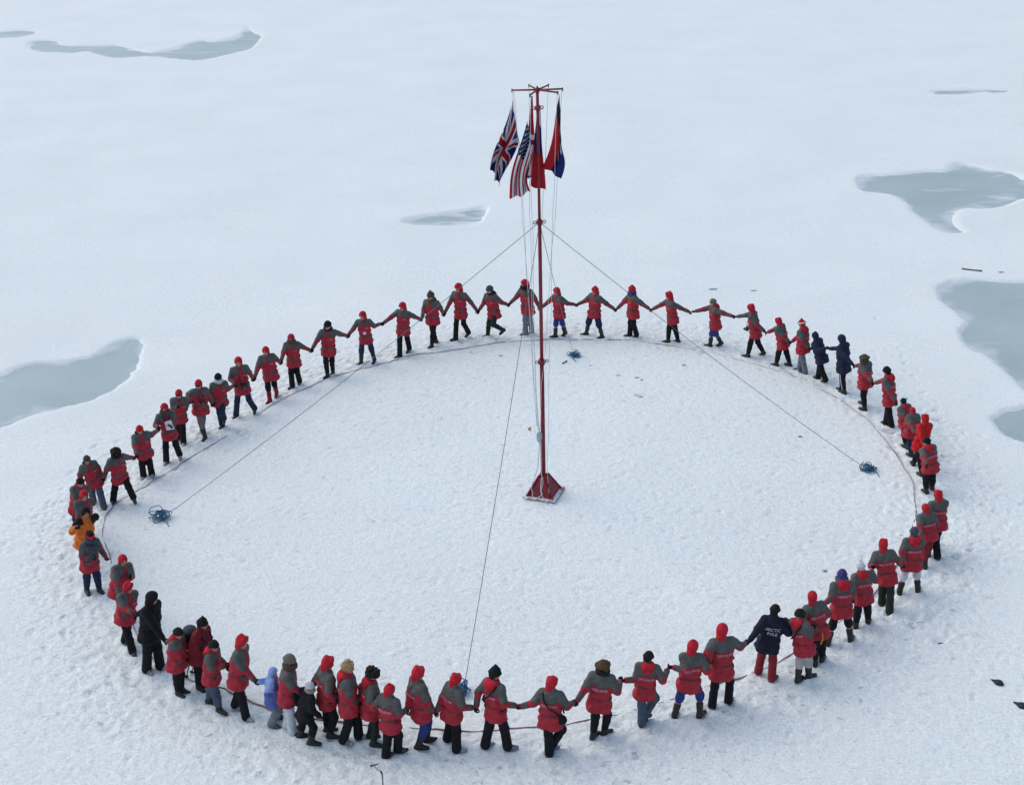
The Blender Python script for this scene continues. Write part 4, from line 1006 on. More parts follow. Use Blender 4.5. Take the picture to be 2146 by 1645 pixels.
PEOPLE = [
 # id, head, feet, hands, options, label
 ('K8', (180, 954), [(218, 1064), (196, 1052)], [(217, 1003), 'down'], dict(gear='beanie0', headcol='furbrown', legs='jeans', foot='shoe', w_in=.35, hooddown='black'), 'person in blue jeans and red parka facing the camera behind the leftmost huddle'),
 ('K9', (241, 937.5), [(238, 1052), (280, 1046, .10)], [(217, 1003), (287, 960)], dict(gear='fur1', headcol='furdark', foot='shoe', w_in=.45, scarf='furdark'), 'person in dark fur hat striding with one leg kicked out behind, near the left edge'),
 ('K10', (291, 891), [(301, 999), (319, 997)], [(287, 960), (331, 902)], dict(gear='beanie0', headcol='allred', foot='paleshoe', w_in=.4, hooddown='black', look=(.2, -1, 0)), 'person in red cap with one arm stretched back and up, both boots side by side'),
 ('K11', (343, 845), [(349, 969), (377, 956, .06)], [(331, 902), 'front'], dict(gear='hood0', foot='paleshoe', w_in=.4, scarf='furbrown'), 'person in red hood holding a white sheet of paper and binoculars'),
 ('K12', (374, 816), [(385, 930), (377, 921)], ['chest', (397.5, 845.5)], dict(gear='hood0', foot='paleshoe', w_in=.45, goggles=True), 'person in red hood and dark glasses just behind the one holding white paper'),
 ('L1', (415, 795.4), [(430, 918), (424, 905)], [(397.5, 845.5), (446, 848)], dict(gear='hood0', legs='khaki', foot='boot', w_in=.5, short=.35, goggles=True, extra={'cam': 1}), 'person in red hood wearing khaki trousers and black boots, camera on the chest'),
 ('L2', (456, 782), [(466, 894), (470, 880, .22)], [(446, 848), (492, 810)], dict(gear='beanie0', headcol='black', legs='navytr', foot='shoe', w_in=.5, scarf='whiteknit'), 'person with black hat and white scarf hopping on one leg between two red hoods'),
 ('L3', (498, 747.5), [(495, 872), (534, 860, .08)], [(492, 810), (532, 796)], dict(gear='hood0', legs='navytr', foot='shoe', w_in=.55, extra={'cam': 1}), 'big person in red hood with legs wide apart and a camera hanging at the belly'),
 ('L4', (555.5, 726), [(566, 843), (580, 826, .05)], [(532, 796), (588, 760)], dict(gear='hood0', legs='black', foot='redboot', short=.2, w_in=.55), 'person in red hood wearing red boots below dark knee breeches'),
 ('A1', (609, 699.5), [(613, 812), (628, 801, .05)], [(588, 760), (652, 735)], dict(gear='hood0', legs='black', foot='shoe', w_in=.55, scarf='furbrown'), 'slim person in red hood with grey beard, next uphill from the one in red boots'),
 ('A2', (686, 672), [(687, 791), (698, 784)], [(652, 735), (728.5, 704)], dict(gear='beanie0', headcol='black', w_in=.6, hooddown='black'), 'person in black hat with flared black trousers, arms spread low, left of the camera wearer'),
 ('A3', (759, 652), [(757, 761), (785, 757, .03)], [(728.5, 704), (800, 680)], dict(gear='hood0', w_in=.6, foot='boot', short=.25, legs='navytr', extra={'paper': 1}), 'person in red hood with a white tag on the chest and legs astride'),
 ('A4', (843, 633), [(838, 748), (858, 733, .06)], [(800, 680), (883.5, 670)], dict(gear='hood0', w_in=.5, foot='shoe'), 'person in red hood with arms straight out, just left of the dark pointed hat'),
 ('A5', (902, 611), [(905, 727), (914, 717)], [(883.5, 670), (930.5, 659)], dict(gear='beanie2', headcol='furbrown', w_in=.6, foot='boot', hooddown='furbrown'), 'person in dark pointed hat crossed by the guy rope behind the ring'),
 ('A6', (960, 593), [(955, 713), (982, 700, .08)], [(930.5, 659), (1002, 654)], dict(gear='hood0', w_in=.55, foot='shoe'), 'person in red hood stepping wide right under the far left guy rope'),
 ('B2', (1025, 598), [(1022, 703), (1055, 696, .24)], [(1002, 654), (1065.5, 640)], dict(gear='beanie0', headcol='greyknit', legs='green', foot='boot', w_in=.5, hooddown='furdark'), 'person in round grey knit hat kicking one leg up behind'),
 ('B3', (1099, 585), [(1102, 702), (1115, 699)], [(1065.5, 640), (1132, 647)], dict(gear='hood0', legs='greytr', foot='paleshoe', w_in=.5, scarf='furdark'), 'person in red hood and grey blue trousers directly behind the mast'),
 ('B4', (1166, 602), [(1164, 706), (1184, 701, .04)], [(1132, 647), (1208, 640)], dict(gear='hood0', legs='bluetr', short=True, foot='boot', w_in=.45), 'person in red hood and bright blue shorts just right of the mast'),
 ('B5', (1247, 600.5), [(1229, 701), (1262, 708)], [(1208, 640), (1290.5, 650)], dict(gear='hood1', legs='navytr', short=.2, foot='boot', w_in=.6, pants_wide=1.2), 'stocky person in pointed red hood with wide navy breeches, legs apart'),
 ('C2', (1324, 598.5), [(1320, 706), (1334, 706, .03)], [(1290.5, 650), (1364.5, 650)], dict(gear='hood1', foot='shoe', w_in=.4, scarf='bluetr'), 'person in red hood with a blue scarf, knees bent, where the right guy rope passes'),
 ('C3', (1401.5, 611), [(1400, 718), (1421, 717)], [(1364.5, 650), (1447.5, 655)], dict(gear='hood2', foot='boot', w_in=.45), 'person in pointed red hood with tall black boots below the right guy rope'),
 ('C4', (1494, 625.5), [(1488, 726), (1511, 722, .05)], [(1447.5, 655), (1540.5, 664.5)], dict(gear='beanie0', headcol='tanknit', legs='bluetr', short=True, foot='boot', w_in=.45, hooddown=True), 'person in tan hat and bright blue knee breeches with arms stretched level'),
 ('D1', (1573.5, 637), [(1567, 749), (1600, 746, .03)], [(1540.5, 664.5), (1605.5, 698)], dict(gear='hood2', foot='boot', w_in=.15, extra={'cam': 1}), 'person in red hood seen from the side, taking a long step, camera at the belly'),
 ('D2', (1631, 665.5), [(1627, 766), (1655, 766)], [(1605.5, 698), (1656.5, 719)], dict(gear='hood2', foot='boot', w_in=.12), 'person in red hood seen from the side, next to the pointed red hat'),
 ('D3', (1680.5, 670), [(1675, 777), (1687, 783)], [(1656.5, 719), (1697, 733)], dict(gear='beanie2', headcol='allred', legs='greytr', foot='shoe', w_in=.12, hooddown=True, extra={'santa': 1}), 'person in pointed red hat with white trim and grey blue trousers'),
 ('D4', (1707.5, 695.5), [(1714, 795), (1730, 799, .05)], [(1697, 733), (1734, 732)], dict(gear='hood1', coat='navy', foot='shoe', w_in=.12, lean_=.12), 'stooping person in long navy coat and hood, behind the pointed red hat'),
 ('D5', (1764, 700.5), [(1762, 819), (1769, 825)], [(1734, 732), (1790, 767)], dict(gear='hood0', coat='navy', foot='boot', w_in=.12, hemk=-.1), 'tall person in long navy coat with hood up and white striped trousers'),
 ('D6', (1812, 742), [(1808, 849), (1812, 861)], [(1790, 767), (1830.5, 804)], dict(gear='fur1', headcol='furbrown', foot='boot', w_in=.2, scarf='furbrown'), 'small slim person in brown fur hat with ear flaps behind the tall navy coat'),
 ('D7', (1858.5, 767.5), [(1856, 891), (1868, 895)], [(1830.5, 804), 'N:E1'], dict(gear='beanie0', headcol='black', foot='shoe', w_in=.35, hooddown=True), 'person in round black hat with legs together beside a dark disc shaped mark'),
 ('E1', (1893, 834), [(1899, 939), (1895, 916)], ['N:D7', 'N:E2'], dict(gear='beanie0', headcol='black', foot='boot', w_in=.2, hooddown=True), 'partly hidden person in black hat at the head of the packed line on the right'),
 ('E2', (1913, 853), [(1910, 957), (1902, 944)], ['N:E1', 'N:E3'], dict(gear='hood0', legs='navytr', foot='boot', w_in=.2), 'partly hidden person in red hood, second in the packed line on the right'),
 ('E3', (1940, 868), [(1932, 998), (1914, 974)], ['N:E2', 'N:E4'], dict(gear='hood2', coat='allred', foot='boot', w_in=.3), 'person in a plain bright red coat and peaked red hood without any grey panels'),
 ('E4', (1942, 916), [(1941, 1034), (1953, 1028)], ['N:E3', 'N:F1'], dict(gear='beanie0', headcol='black', foot='boot', w_in=.3, hooddown=True, look=(-1, .4, 0)), 'person in dark hat and lowered red hood, last of the packed line on the right'),
 ('F1', (1967, 1027), [(1964, 1170), (1957, 1146)], ['N:E4', 'N:F2'], dict(gear='hood2', foot='brownboot', w_in=.30, legs='black', look=(-.2, 1, 0)), 'person in square topped red hood seen from behind, farthest right in the ring'),
 ('F2', (1940, 1055), [(1938, 1190), (1944, 1165)], ['N:F1', 'N:F3'], dict(gear='hood0', legs='darkredtr', foot='boot', short=.5, w_in=.35, look=(-.3, 1, 0)), 'person in red hood and red trousers half hidden behind one in a dark blue hat'),
 ('F3', (1917, 1104), [(1885, 1243), (1923, 1238)], ['N:F2', (1891, 1187)], dict(gear='beanie0', headcol='greyknit', legs='white', short=True, foot='boot', w_in=.4, hooddown=True), 'person in dark blue hat with white shorts and tall black boots, legs apart'),
 ('F4', (1851, 1129), [(1848, 1265), (1864, 1281)], [(1891, 1187), (1829, 1193)], dict(gear='hood2', legs='green', foot='shoe', w_in=.35, lean_=.12), 'person in peaked red hood with dark green trousers, turned to the left'),
 ('F5', (1804, 1177), [(1793, 1314), (1819, 1305)], [(1829, 1193), 'N:F6'], dict(gear='beanie1', headcol='whiteknit', foot='boot', w_in=.6, hooddown=True, look=(-.2, 1, 0), legs='black'), 'person with a white bobble hat peeping over the red hood, seen from behind'),
 ('F6', (1765.5, 1192), [(1735, 1351), (1782, 1341)], ['N:F5', (1727, 1269)], dict(gear='beanie0', headcol='purple', short=True, legs='black', foot='boot', w_in=.6, hooddown=True, scarf='jeans', glove=('blueglove', 'blueglove')), 'person in purple patterned hat with bare shins above black boots'),
 ('F7', (1702, 1238), [(1708, 1392), (1722, 1386)], [(1727, 1269), (1653, 1304)], dict(gear='hood0', foot='boot', w_in=.7, lean_=.1), 'person in red hood with arms spread, standing behind the one in cream trousers'),
 ('F8', (1676, 1275), [(1672, 1427), (1694, 1421)], ['front', 'front'], dict(gear='beanie0', headcol='furdark', legs='cream', short=.25, foot='boot', w_in=.15, hooddown='redhood', group='people walking hand in hand in a ring', look=(-1, .2, 0)), 'person in cream trousers and black boots with a long lens camera at the hip'),
 ('F9', (1626, 1266), [(1589, 1411, .02), (1617, 1427)], [(1653, 1304), (1565.5, 1349.5)], dict(gear='beanie0', headcol='furdark', coat='navy2', legs='darkredtr', foot='shoe', w_in=.6, extra={'text': 1}), 'person in black jacket with white lettering on the back and brick red trousers'),
 ('G1', (1514, 1306), [(1492, 1483), (1526, 1476)], [(1565.5, 1349.5), (1485, 1393)], dict(gear='hood0', foot='paleshoe', w_in=.85, bulk=1.08), 'big person in red hood and black breeches, left hand to the black jacket'),
 ('G2', (1453, 1341), [(1414, 1500), (1466, 1503)], [(1485, 1393), (1406, 1405)], dict(gear='hood1', legs='bluetr', short=.15, foot='boot', w_in=.8), 'person in pointed red hood with blue breeches and boots planted wide'),
 ('G3', (1360, 1364), [(1345, 1520), (1352, 1501, .12)], [(1406, 1405), (1304, 1431.5)], dict(gear='beanie0', headcol='furdark', legs='jeans', foot='shoe', w_in=.75, hooddown=True), 'person in black hat, lowered red hood and blue jeans, seen from behind'),
 ('H1', (1264, 1382.5), [(1243, 1548), (1266, 1540)], [(1304, 1431.5), (1205, 1475.5)], dict(gear='fur1', headcol='brownknit', foot='boot', w_in=.75, scarf='furdark', bulk=1.06), 'person in brown hat with dark fur collar and wide red coat'),
 ('H2', (1156.5, 1417), [(1151, 1584), (1156, 1570, .08)], [(1205, 1475.5), (1085, 1485)], dict(gear='hood2', foot='paleshoe', w_in=.75, extra={'bag': 1}), 'person in red hood wearing a black bag on a strap across the back, feet crossed'),
 ('H3', (1037, 1397), [(1017, 1567), (1064, 1573)], [(1085, 1485), (994.5, 1488)], dict(gear='beanie2', headcol='black', foot='paleshoe', w_in=.55, hooddown=True, extra={'bag2': 1}, pants_wide=1.1), 'person in tall black hat striding wide with a small bag under the left arm'),
 ('H4', (956, 1411), [(938, 1554), (957, 1574)], [(994.5, 1488), (911.8, 1497)], dict(gear='hood2', foot='paleshoe', w_in=.5, pants_wide=1.08, legs='black'), 'person in red hood in front of the near blue rope coil'),
 ('I1', (876, 1396), [(877, 1570), (895, 1555)], [(911.8, 1497), (852, 1493)], dict(gear='hood2', legs='bluetr', short=.4, foot='boot', w_in=.45), 'person in square red hood with dark blue trousers and heavy black boots'),
 ('I2', (816, 1433), [(809, 1587), (834, 1576)], [(852, 1493), 'N:I3'], dict(gear='hood1', foot='shoe', w_in=.75), 'short person in pointed red hood in front of the one in the curly black hat'),
 ('I3', (781, 1399), [(783, 1563), (775, 1548)], ['N:I2', 'N:I4'], dict(gear='fur2', headcol='furdark', foot='boot', w_in=.4, hooddown=True, legs='green'), 'person in curly black hat looking to the right'),
 ('I4', (729.5, 1383), [(720, 1559), (752, 1549)], ['N:I3', 'N:I5'], dict(gear='hair', headcol='blond', foot='paleshoe', w_in=.3, hooddown=True, pants_wide=1.08), 'blond bareheaded person with lowered red hood and black trousers'),
 ('I5', (687, 1375), [(692, 1548), (686, 1532)], ['N:I4', 'N:I7'], dict(gear='hood2', foot='boot', w_in=.55), 'person with red hood up over a black cap, left of the blond one'),
 ('I6', (650, 1428.5), [(630, 1546), (652, 1561)], ['down', 'N:I7'], dict(gear='beanie0', headcol='whiteknit', coat='black', foot='boot', w_in=.6, scarf='furtan', bulk=.88, pants_wide=.88), 'child in black coat with tan fur hood trim and white hat'),
 ('I7', (606.5, 1370), [(613, 1540), (603, 1528)], ['N:I5', 'N:I8'], dict(gear='beanie0', headcol='tanknit', legs='white', foot='wood' if False else 'shoe', w_in=.35, scarf='furbrown', pants_wide=1.04, bulk=1.0), 'person in tan knit hat, brown scarf and white trousers'),
 ('I8', (572, 1398), [(570, 1523), (582, 1506)], ['N:I7', (538, 1431)], dict(gear='hood0', coat='blue', legs='greytr', foot='shoe', w_in=.4, bulk=.9), 'child in light blue and violet jacket with grey trousers'),
 ('J1', (507, 1331), [(493, 1483, .02), (516, 1507)], [(538, 1431), (478, 1398)], dict(gear='hood2', foot='paleshoe', w_in=.25), 'person in peaked red hood holding the hand of the child in blue'),
 ('J2', (447.5, 1340.5), [(438, 1471), (460, 1490)], [(478, 1398), 'down'], dict(gear='beanie0', headcol='furdark', legs='jeans', foot='boot', w_in=.3, hooddown=True, pants_wide=1.08), 'person in black hat and blue jeans in front of the one with a backpack'),
 ('J3', (424, 1294.5), [(417, 1441), (428, 1437)], ['front', (395, 1378)], dict(gear='beanie2', headcol='furdark', coat='darkred', foot='boot', w_in=.2, look=(1, .1, 0), extra={'pack': 1}), 'person in dark red coat with black backpack and walking poles'),
 ('J4', (373, 1315), [(374, 1454), (380, 1447)], [(395, 1378), (347, 1345)], dict(gear='beanie0', headcol='furdark', foot='boot', w_in=.3, hooddown=True), 'small person in black knit hat beside the large figure in black'),
 ('K1', (318, 1238.5), [(308, 1405), (336, 1397)], [(347, 1345), (283, 1290)], dict(gear='hood0', coat='black', foot='paleshoe', w_in=.3, bulk=1.12, hemk=-.02, look=(1, .3, 0), pants_wide=1.2), 'large hooded figure all in black at the lower left of the ring'),
 ('K2', (268, 1220), [(262, 1345), (278, 1365)], [(283, 1290), 'N:K3'], dict(gear='hood2', foot='shoe', w_in=.1, look=(1, -.2, 0)), 'person in red hood turned right, just behind the figure in black'),
 ('K3', (257, 1162), [(250, 1290), (262, 1300)], ['N:K2', 'chest'], dict(gear='hood0', foot='shoe', w_in=.2, lean_=.1), 'person with bowed red hood, half hidden behind another red hood at lower left'),
 ('K4', (187, 1113), [(183, 1241), (209, 1239)], ['down', 'front'], dict(gear='band', headcol='redhood', legs='navytr', foot='boot', w_in=.3, scarf='greyknit', group='people walking hand in hand in a ring', extra={'flap': 1}), 'person in red and white headband with a dark pointed wrap, at the left edge'),
 ('K5', (179, 1062), [(178, 1192), (190, 1197)], ['N:K6', 'up'], dict(gear='hood0', coat='orange', legs='navytr', foot='boot', w_in=.3), 'person in orange jacket with black shoulders and hood'),
 ('K6', (175, 1027), [(178, 1160), (190, 1150)], ['N:K5', 'N:K7'], dict(gear='hood0', foot='boot', w_in=.3), 'person in red hood standing directly behind the orange jacket'),
 ('K7', (168, 1000), [(163, 1117), (176, 1122)], ['N:K6', 'N:K8'], dict(gear='beanie0', headcol='furdark', legs='navytr', foot='boot', w_in=.3, hooddown=True), 'person in black hat and lowered red hood, leftmost in the ring'),
]
mids = {}
for (pid, hd, ft, hn, op, lb) in PEOPLE:
    a = [at(f[0], f[1], f[2] if len(f) > 2 else 0.) for f in ft]; mids[pid] = (a[0]+a[1])/2; mids[pid][2] = 0
heads = {p[0]: on_plane(p[1][0], p[1][1], mids[p[0]]) for p in PEOPLE}
TXT = None
made = {}
pxuse = {}
for (pid, hd, ft, hn, op, lb) in PEOPLE:
    for h in hn:
        if isinstance(h, tuple): pxuse.setdefault(h, []).append(pid)
for n, (pid, hd, ft, hn, op, lb) in enumerate(PEOPLE):
    hs = []
    for h in hn:
        if isinstance(h, tuple):
            g = sum(mids[q] for q in pxuse[h])/len(pxuse[h]); hs.append(on_plane(h[0], h[1], g))
        elif isinstance(h, str) and h.startswith('N:'):
            q = h[2:]; g = (mids[pid]+mids[q])/2; g[2] = .42*(heads[pid][2]+heads[q][2])/2+.12; hs.append(g)
        else: hs.append(h)
    op = dict(op)
    if op.get('extra') and 'text' in op['extra']: op['extra'] = {'text': text_shape("ARCTIC\nPOLE", .10)}
    lk = op.get('look')
    made[pid] = person(n, hd, ft, hs, label=lb, **op)

# snow pushed up round every boot
Zg = Zg.reshape(GX.shape)
for (pid, hd, ft, hn, op, lb) in PEOPLE:
    for f_ in ft:
        if len(f_) > 2 and f_[2] > .11: continue
        g = at(f_[0], f_[1], 0.); rad = unit(g[:2]-CTR); td = np.array([-rad[1], rad[0]])
        x, y = g[0]+td[0]*.07, g[1]+td[1]*.07
        i0, i1 = np.searchsorted(xs, [x-.6, x+.6]); j0, j1 = np.searchsorted(ys, [y-.6, y+.6])
        dx = GX[i0:i1, j0:j1]-x; dy = GY[i0:i1, j0:j1]-y; a_ = dx*td[0]+dy*td[1]; b_ = -dx*td[1]+dy*td[0]
        q = np.sqrt((a_/.20)**2+(b_/.11)**2); Zg[i0:i1, j0:j1] += .030*np.exp(-((q-1.15)/.45)**2)*rng.uniform(.6, 1.2)-.012*np.exp(-((q-2.4)/.7)**2)
Zg = Zg.ravel()
snow.data.vertices.foreach_set('co', np.stack([G2[:, 0], G2[:, 1], Zg], 1).astype(np.float32).ravel()); snow.data.update()

# ------------------------------------------------------------------ things people wear or carry
def strap(p, pts, r, mat): return pts
def local_cam(pid, dz, sx=0, size=1.0, lab='', dist=.235):
    p = made[pid]; c = p['pel']+p['U']*dz*p['Lt']+p['F']*dist+p['R']*sx
    V, F = solid_box((0, 0, 0), .14*size, .065*size, .10*size); B = np.array([p['R'], p['F'], p['U']]).T
    e = bpy.data.objects.new('camera_body', None)
    e = bpy.data.objects.new('hand_camera', None); C.objects.link(e); e.location = c; tag(e, lab, 'camera')
    b_ = box('camera_case', M['boot'], e, [B@v for v in V], F); md = b_.modifiers.new('round', 'BEVEL'); md.width = .012; md.segments = 2
    tube('lens', [[B@np.array([0, .03, -.005]), B@np.array([0, .10*size, -.01])]], .036*size, M['steel'], e, 12)
    n1 = p['nb']+p['U']*.02-c; path = [B@np.array([-.07*size, 0, .04]), n1*.5-p['R']*.07+p['F']*.05, n1-p['R']*.085+p['F']*.03, n1-p['F']*.10+p['U']*.02, n1+p['R']*.085+p['F']*.03, n1*.5+p['R']*.07+p['F']*.05, B@np.array([.07*size, 0, .04])]
    tube('strap', [path], .009, M['black'], e, 5)
local_cam('L1', .42, -.02, 1.0, 'camera hanging on the chest of the person in khaki trousers')
local_cam('L3', .10, -.03, 1.25, 'black camera hanging at the belly of the big person with legs apart')
local_cam('D1', .12, 0, 1.2, 'camera sticking out at the belly of the side-on person taking a long step')
local_cam('K11', .62, 0, .9, 'binoculars on the chest of the person holding white paper')
def bag(pid, c0, size, lab, cross=1):
    p = made[pid]; P = lambda x, y, z: p['pel']+p['R']*x+p['F']*y+p['U']*z*p['Lt']
    c = P(*c0); e = bpy.data.objects.new('shoulder_bag', None); C.objects.link(e); e.location = c; tag(e, lab, 'bag')
    f = Field((-.2, -.2, -.2), (.2, .2, .2), .014); B = np.array([p['R'], p['F'], p['U']]); f.ell((0, 0, 0), size, B, .03); f.ell(p['U']*.03, np.array(size)*.85, B, .03)
    V, Q = f.nets(); link('pouch', new_mesh('pouch', V, Q, M['black']), e)
    x0 = c0[0]; path = [P(x0, c0[1], c0[2]+.12), P(x0*.5, -.205, .42), P(-x0*.1, -.20, .62), P(-x0*.45, -.16, .86), P(-x0*.55, -.02, .985), P(-x0*.4, .14, .82), P(x0*.1, .20, .5), P(x0*.7, .17, .25), P(x0*1.02, .05, c0[2]+.12)]
    # smooth
    q = np.array(path); out = []
    for i in range(len(q)-1):
        a_, b_, c_, d_ = q[max(i-1, 0)], q[i], q[i+1], q[min(i+2, len(q)-1)]
        for t in np.arange(5)/5: out.append(.5*((2*b_)+(c_-a_)*t+(2*a_-5*b_+4*c_-d_)*t*t+(3*b_-a_-3*c_+d_)*t**3))
    tube('strap', [np.array(out)-c], .016, M['black'], e, 6)
bag('H2', (.235, -.06, -.02), (.09, .07, .085), 'small black bag on a diagonal strap, low on the back of a red coat')
bag('H3', (-.235, .02, .18), (.06, .09, .10), 'black bag tucked under the left arm of the person in tall black hat')
bag('F8', (-.20, .12, .12), (.07, .10, .10), 'black camera bag at the side of the person in cream trousers')
# long lens camera of F8
p = made['F8']; c = p['pel']+p['F']*.30+p['U']*.03-p['R']*.05; e = bpy.data.objects.new('lens_camera', None); C.objects.link(e); e.location = c; tag(e, 'long lens camera held low in front of the person in cream trousers', 'camera')
V, F = solid_box((0, 0, 0), .12, .08, .10, np.array([p['R'], p['F'], p['U']]).T); box('camera_case', M['boot'], e, V, F)
d_ = unit(p['F']+p['U']*.25); tube('lens', [[d_*.02, d_*.12, d_*.121, d_*.22]], np.array([.045, .045, .058, .058]), M['steel'], e, 12)
# yellow cord beside F8
p = made['F7']; q = p['pel']+np.array([.02, -.22, -.25]); 
tag(tube('cord', [[q, q+np.array([.03, .0, .12]), q+np.array([.01, -.02, .26])]], .016, M['yellow'], None, 6), 'short yellow cord hanging behind the person in cream trousers', 'cord')
# backpack and poles of J3
p = made['J3']; c = p['pel']-p['F']*.27+p['U']*.20; e = bpy.data.objects.new('backpack', None); C.objects.link(e); e.location = c; tag(e, 'black and grey backpack worn over the dark red coat', 'backpack')
f = Field((-.3, -.3, -.35), (.3, .3, .35), .018); B = np.array([p['R'], p['F'], p['U']]); f.ell((0, 0, -.02), (.16, .13, .24), B, .04); f.ell(-p['F']*.07-p['U']*.08, (.12, .09, .12), B, .04)
V, Q = f.nets(); link('pack_bag', new_mesh('pack_bag', V, Q, M['black']), e)
f = Field((-.3, -.3, -.05), (.3, .3, .42), .018); f.ell(p['U']*.19, (.15, .13, .085), B, .02); V, Q = f.nets(); link('top_lid', new_mesh('top_lid', V, Q, M['greyknit']), e)
for s_ in (-1, 1):
    P = lambda x, y, z: p['pel']+p['R']*x+p['F']*y+p['U']*z*p['Lt']-c
    tube('strap', [[P(s_*.09, -.20, .62), P(s_*.11, -.10, .97), P(s_*.12, .06, .95), P(s_*.12, .19, .70), P(s_*.14, .12, .35), P(s_*.15, -.12, .15)]], .018, M['black'], e, 6)
b_, _f = solid_box(-p['F']*.15-p['U']*.02+p['R']*.03, .06, .03, .07, B.T); box('buckle', M['yellow'], e, b_, _f)
for (x0, y0, x1, y1, lab, mt) in ((437, 1380, 430, 1421, 'black walking pole, left one of the pair under the backpack', 'black'), (449, 1378, 441, 1411, 'dark red walking pole, right one of the pair under the backpack', 'darkredtr')):
    if True:
        g = at(x1-38, y1, .0) if False else None
    g1 = at(x1-38+2, y1-0); g1 = at(x1-40, y1-1)
    tp = on_plane(x0-37, y0, g1)
    e = bpy.data.objects.new('walking_pole', None); C.objects.link(e); e.location = g1; tag(e, lab, 'walking pole', 'walking poles of the person with the backpack')
    tube('shaft', [[(0, 0, 0), tp-g1]], .013, M[mt], e, 6); tube('grip', [[(tp-g1)*.86, (tp-g1)]], .022, M['black'], e, 8); tube('basket', [[(tp-g1)*.07, (tp-g1)*.09]], .045, M['black'], e, 10)
# paper of K11
p = made['K11']; c = p['pel']+p['F']*.30+p['U']*.30+p['R']*-.02
rr_ = [(-.11, 0, -.13), (.10, .02, -.10), (.11, .0, .14), (-.06, -.02, .15)]
tp = [p['R']*a_+p['F']*b_+p['U']*c_ for a_, b_, c_ in rr_]; o = box('paper_sheet', M['paper'], None, tp, [(0, 1, 2, 3)]); o.location = c; sm_ = o.modifiers.new('t', 'SOLIDIFY'); sm_.thickness = .003
tag(o, 'white sheet of paper held by a red hooded person on the left', 'paper')
# pointed wrap of K4
p = made['K4']; f = Field(p['pel']-.5, p['nb']+.45, .018); P = lambda x, y, z: p['pel']+p['R']*x+p['F']*y+p['U']*z*p['Lt']
f.cone(P(-.12, .16, .80), P(.12, .15, .84), .06, .06, .04); f.cone(P(.0, .17, .75), P(.10, .20, .45), .10, .06, .05); f.cone(P(.10, .20, .5), P(.24, .24, .34), .075, .012, .03)
V, Q = f.nets(); link('wrap', new_mesh('wrap', V-p['base'], Q, M['greyknit']), p['root'])
# white stripes down the legs of D5
p = made['D5']
for k in (0, 1):
    o_ = unit(np.array([-.75, -.65, 0]))*.082; tube('leg_stripe', [[p['kn'][k]*.6+p['hip'][k]*.4+o_*1.05-p['base'], p['kn'][k]+o_*1.06-p['base'], p['an'][k]*.8+p['kn'][k]*.2+o_*.98-p['base']]], .014, M['whitemark'], p['root'], 6)
# white trim of D3
p = made['D3']; me_ = tmesh('band', 'whiteknit', 'hat_trim'); T_ = p['hc']-p['base']; Hf = unit(p['F']*.6+np.array([-.6, 0, -.2])); Hr = unit(np.cross(Hf, p['U'])); Hu = np.cross(Hr, Hf)
link('hat_trim', me_, p['root'], mtx=frame(T_, Hr, Hf, Hu, 1.12))
# a phone-like dark mitten pair of K5
p = made['K5']; f = Field((-.15,)*3, (.15,)*3, .014); f.ell((0, 0, 0), (.085, .08, .095), k=.02); V, Q = f.nets()
o = link('fur_mitten', new_mesh('fur_mitten', V, Q, M['furdark']), loc=on_plane(200, 1083, mids['K5']+np.array([0, -.2, 0]))); tag(o, 'big black fur mitten held out in front of the orange jacket', 'mitten')

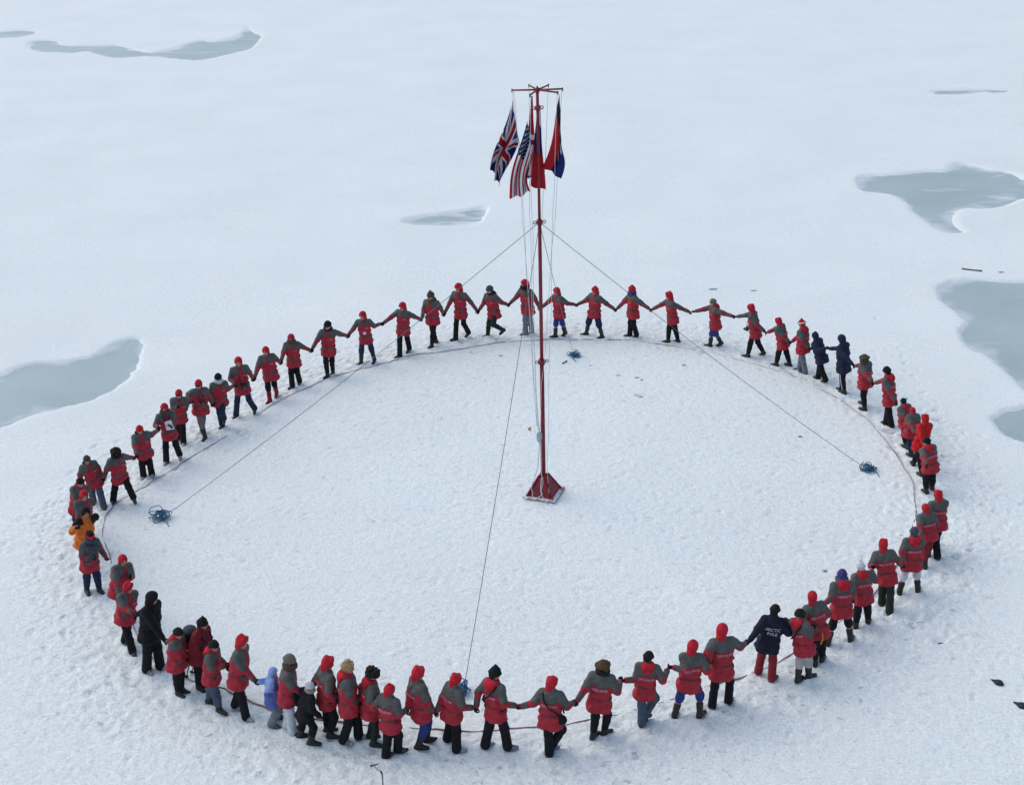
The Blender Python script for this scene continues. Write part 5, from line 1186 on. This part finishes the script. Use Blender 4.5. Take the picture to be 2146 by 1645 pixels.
# ------------------------------------------------------------------ small things lying about
def stick(px0, py0, px1, py1, r, mat, name, lab, cat, z=.02):
    a, b = at(px0, py0), at(px1, py1); a[2] = zsnow(a[0], a[1])+z; b[2] = zsnow(b[0], b[1])+z
    m_ = (a+b)/2+np.array([0, 0, -.01]); o = tube(name, [np.array([a, m_, b])-a], r, M[mat], None, 6); o.location = a; tag(o, lab, cat); return o
stick(2016, 563.5, 2058, 569, .03, 'steel', 'dark_stick', 'thin dark stick lying on the snow above the right hand pond', 'stick')
stick(1188, 757, 1179, 762, .022, 'steel', 'peg', 'short dark peg beside the small coil behind the mast', 'peg')
def lump(px, py, L, W_, hgt, ang, lab):
    g = at(px, py); f = Field((-L*1.3, -L*1.3, -.06), (L*1.3, L*1.3, hgt*1.6), .016); d = np.array([math.cos(ang), math.sin(ang), 0])
    f.cone(-d*L*.8, d*L*.2, .015, W_, .03); f.cone(d*L*.2, d*L*.55+np.array([0, 0, .0]), W_, W_*.55, .03); f.ell(d*L*.15+np.array([0, 0, hgt*.3]), (W_, W_, hgt*.6), k=.03)
    V, Q = f.nets(); V = V*np.array([1, 1, .7]); me = new_mesh('dark_lump', V, Q, M['slush2'])
    o = link('dark_lump', me, loc=(g[0], g[1], zsnow(g[0], g[1])+.01)); tag(o, lab, 'lump', 'dark wedge shaped lumps')
M['slush2'] = fabric('dark_wet_stuff', (.018, .030, .034), rough=.5)
lump(2090, 1431, .17, .075, .08, math.radians(-50), 'dark wedge shaped lump on the snow at lower right, the one nearer the ring')
lump(2139, 1478, .19, .08, .08, math.radians(-48), 'dark wedge shaped lump cut by the right edge of the picture')
# dark disc beside D7
g = at(1860, 902); V, F = tube_mesh([[np.array([0, 0, -.02]), np.array([0, 0, .012]), np.array([0, 0, .03])]], np.array([.21, .20, .16]), 20)
me_ = bpy.data.meshes.new('snow_disc'); me_.from_pydata(V.tolist(), [], [f if f[2] != f[3] else f[:3] for f in F]); me_.materials.append(M['whitemark']); o = link('snow_disc', me_, loc=(g[0], g[1], zsnow(g[0], g[1]))); tag(o, 'round pale disc lying at the feet of the person in round black hat', 'disc')
# stake with cable at the bottom edge
g0 = at(803, 1650); e = bpy.data.objects.new('ice_stake', None); C.objects.link(e); e.location = g0; tag(e, 'thin dark stake with red tip and loose wire at the bottom edge', 'stake')
p0 = at(803, 1640)-g0; t1 = on_plane(801, 1622, g0)-g0; 
tube('shaft', [[np.array([0, 0, -.1]), t1]], .012, M['steel'], e, 6); tube('tip', [[t1, t1+np.array([-.02, 0, .07])]], .016, M['darkredtr'], e, 8)
t2 = on_plane(783, 1603, g0)-g0; tube('wire', [[t1+np.array([0, 0, .05]), t1*.4+t2*.6+np.array([0, 0, -.01]), t2]], .006, M['steel'], e, 5); tube('knob', [[t2+np.array([-.06, 0, -.01]), t2, t2+np.array([.09, 0, .03])]], np.array([.020, .016, .008]), M['wood'], e, 8)
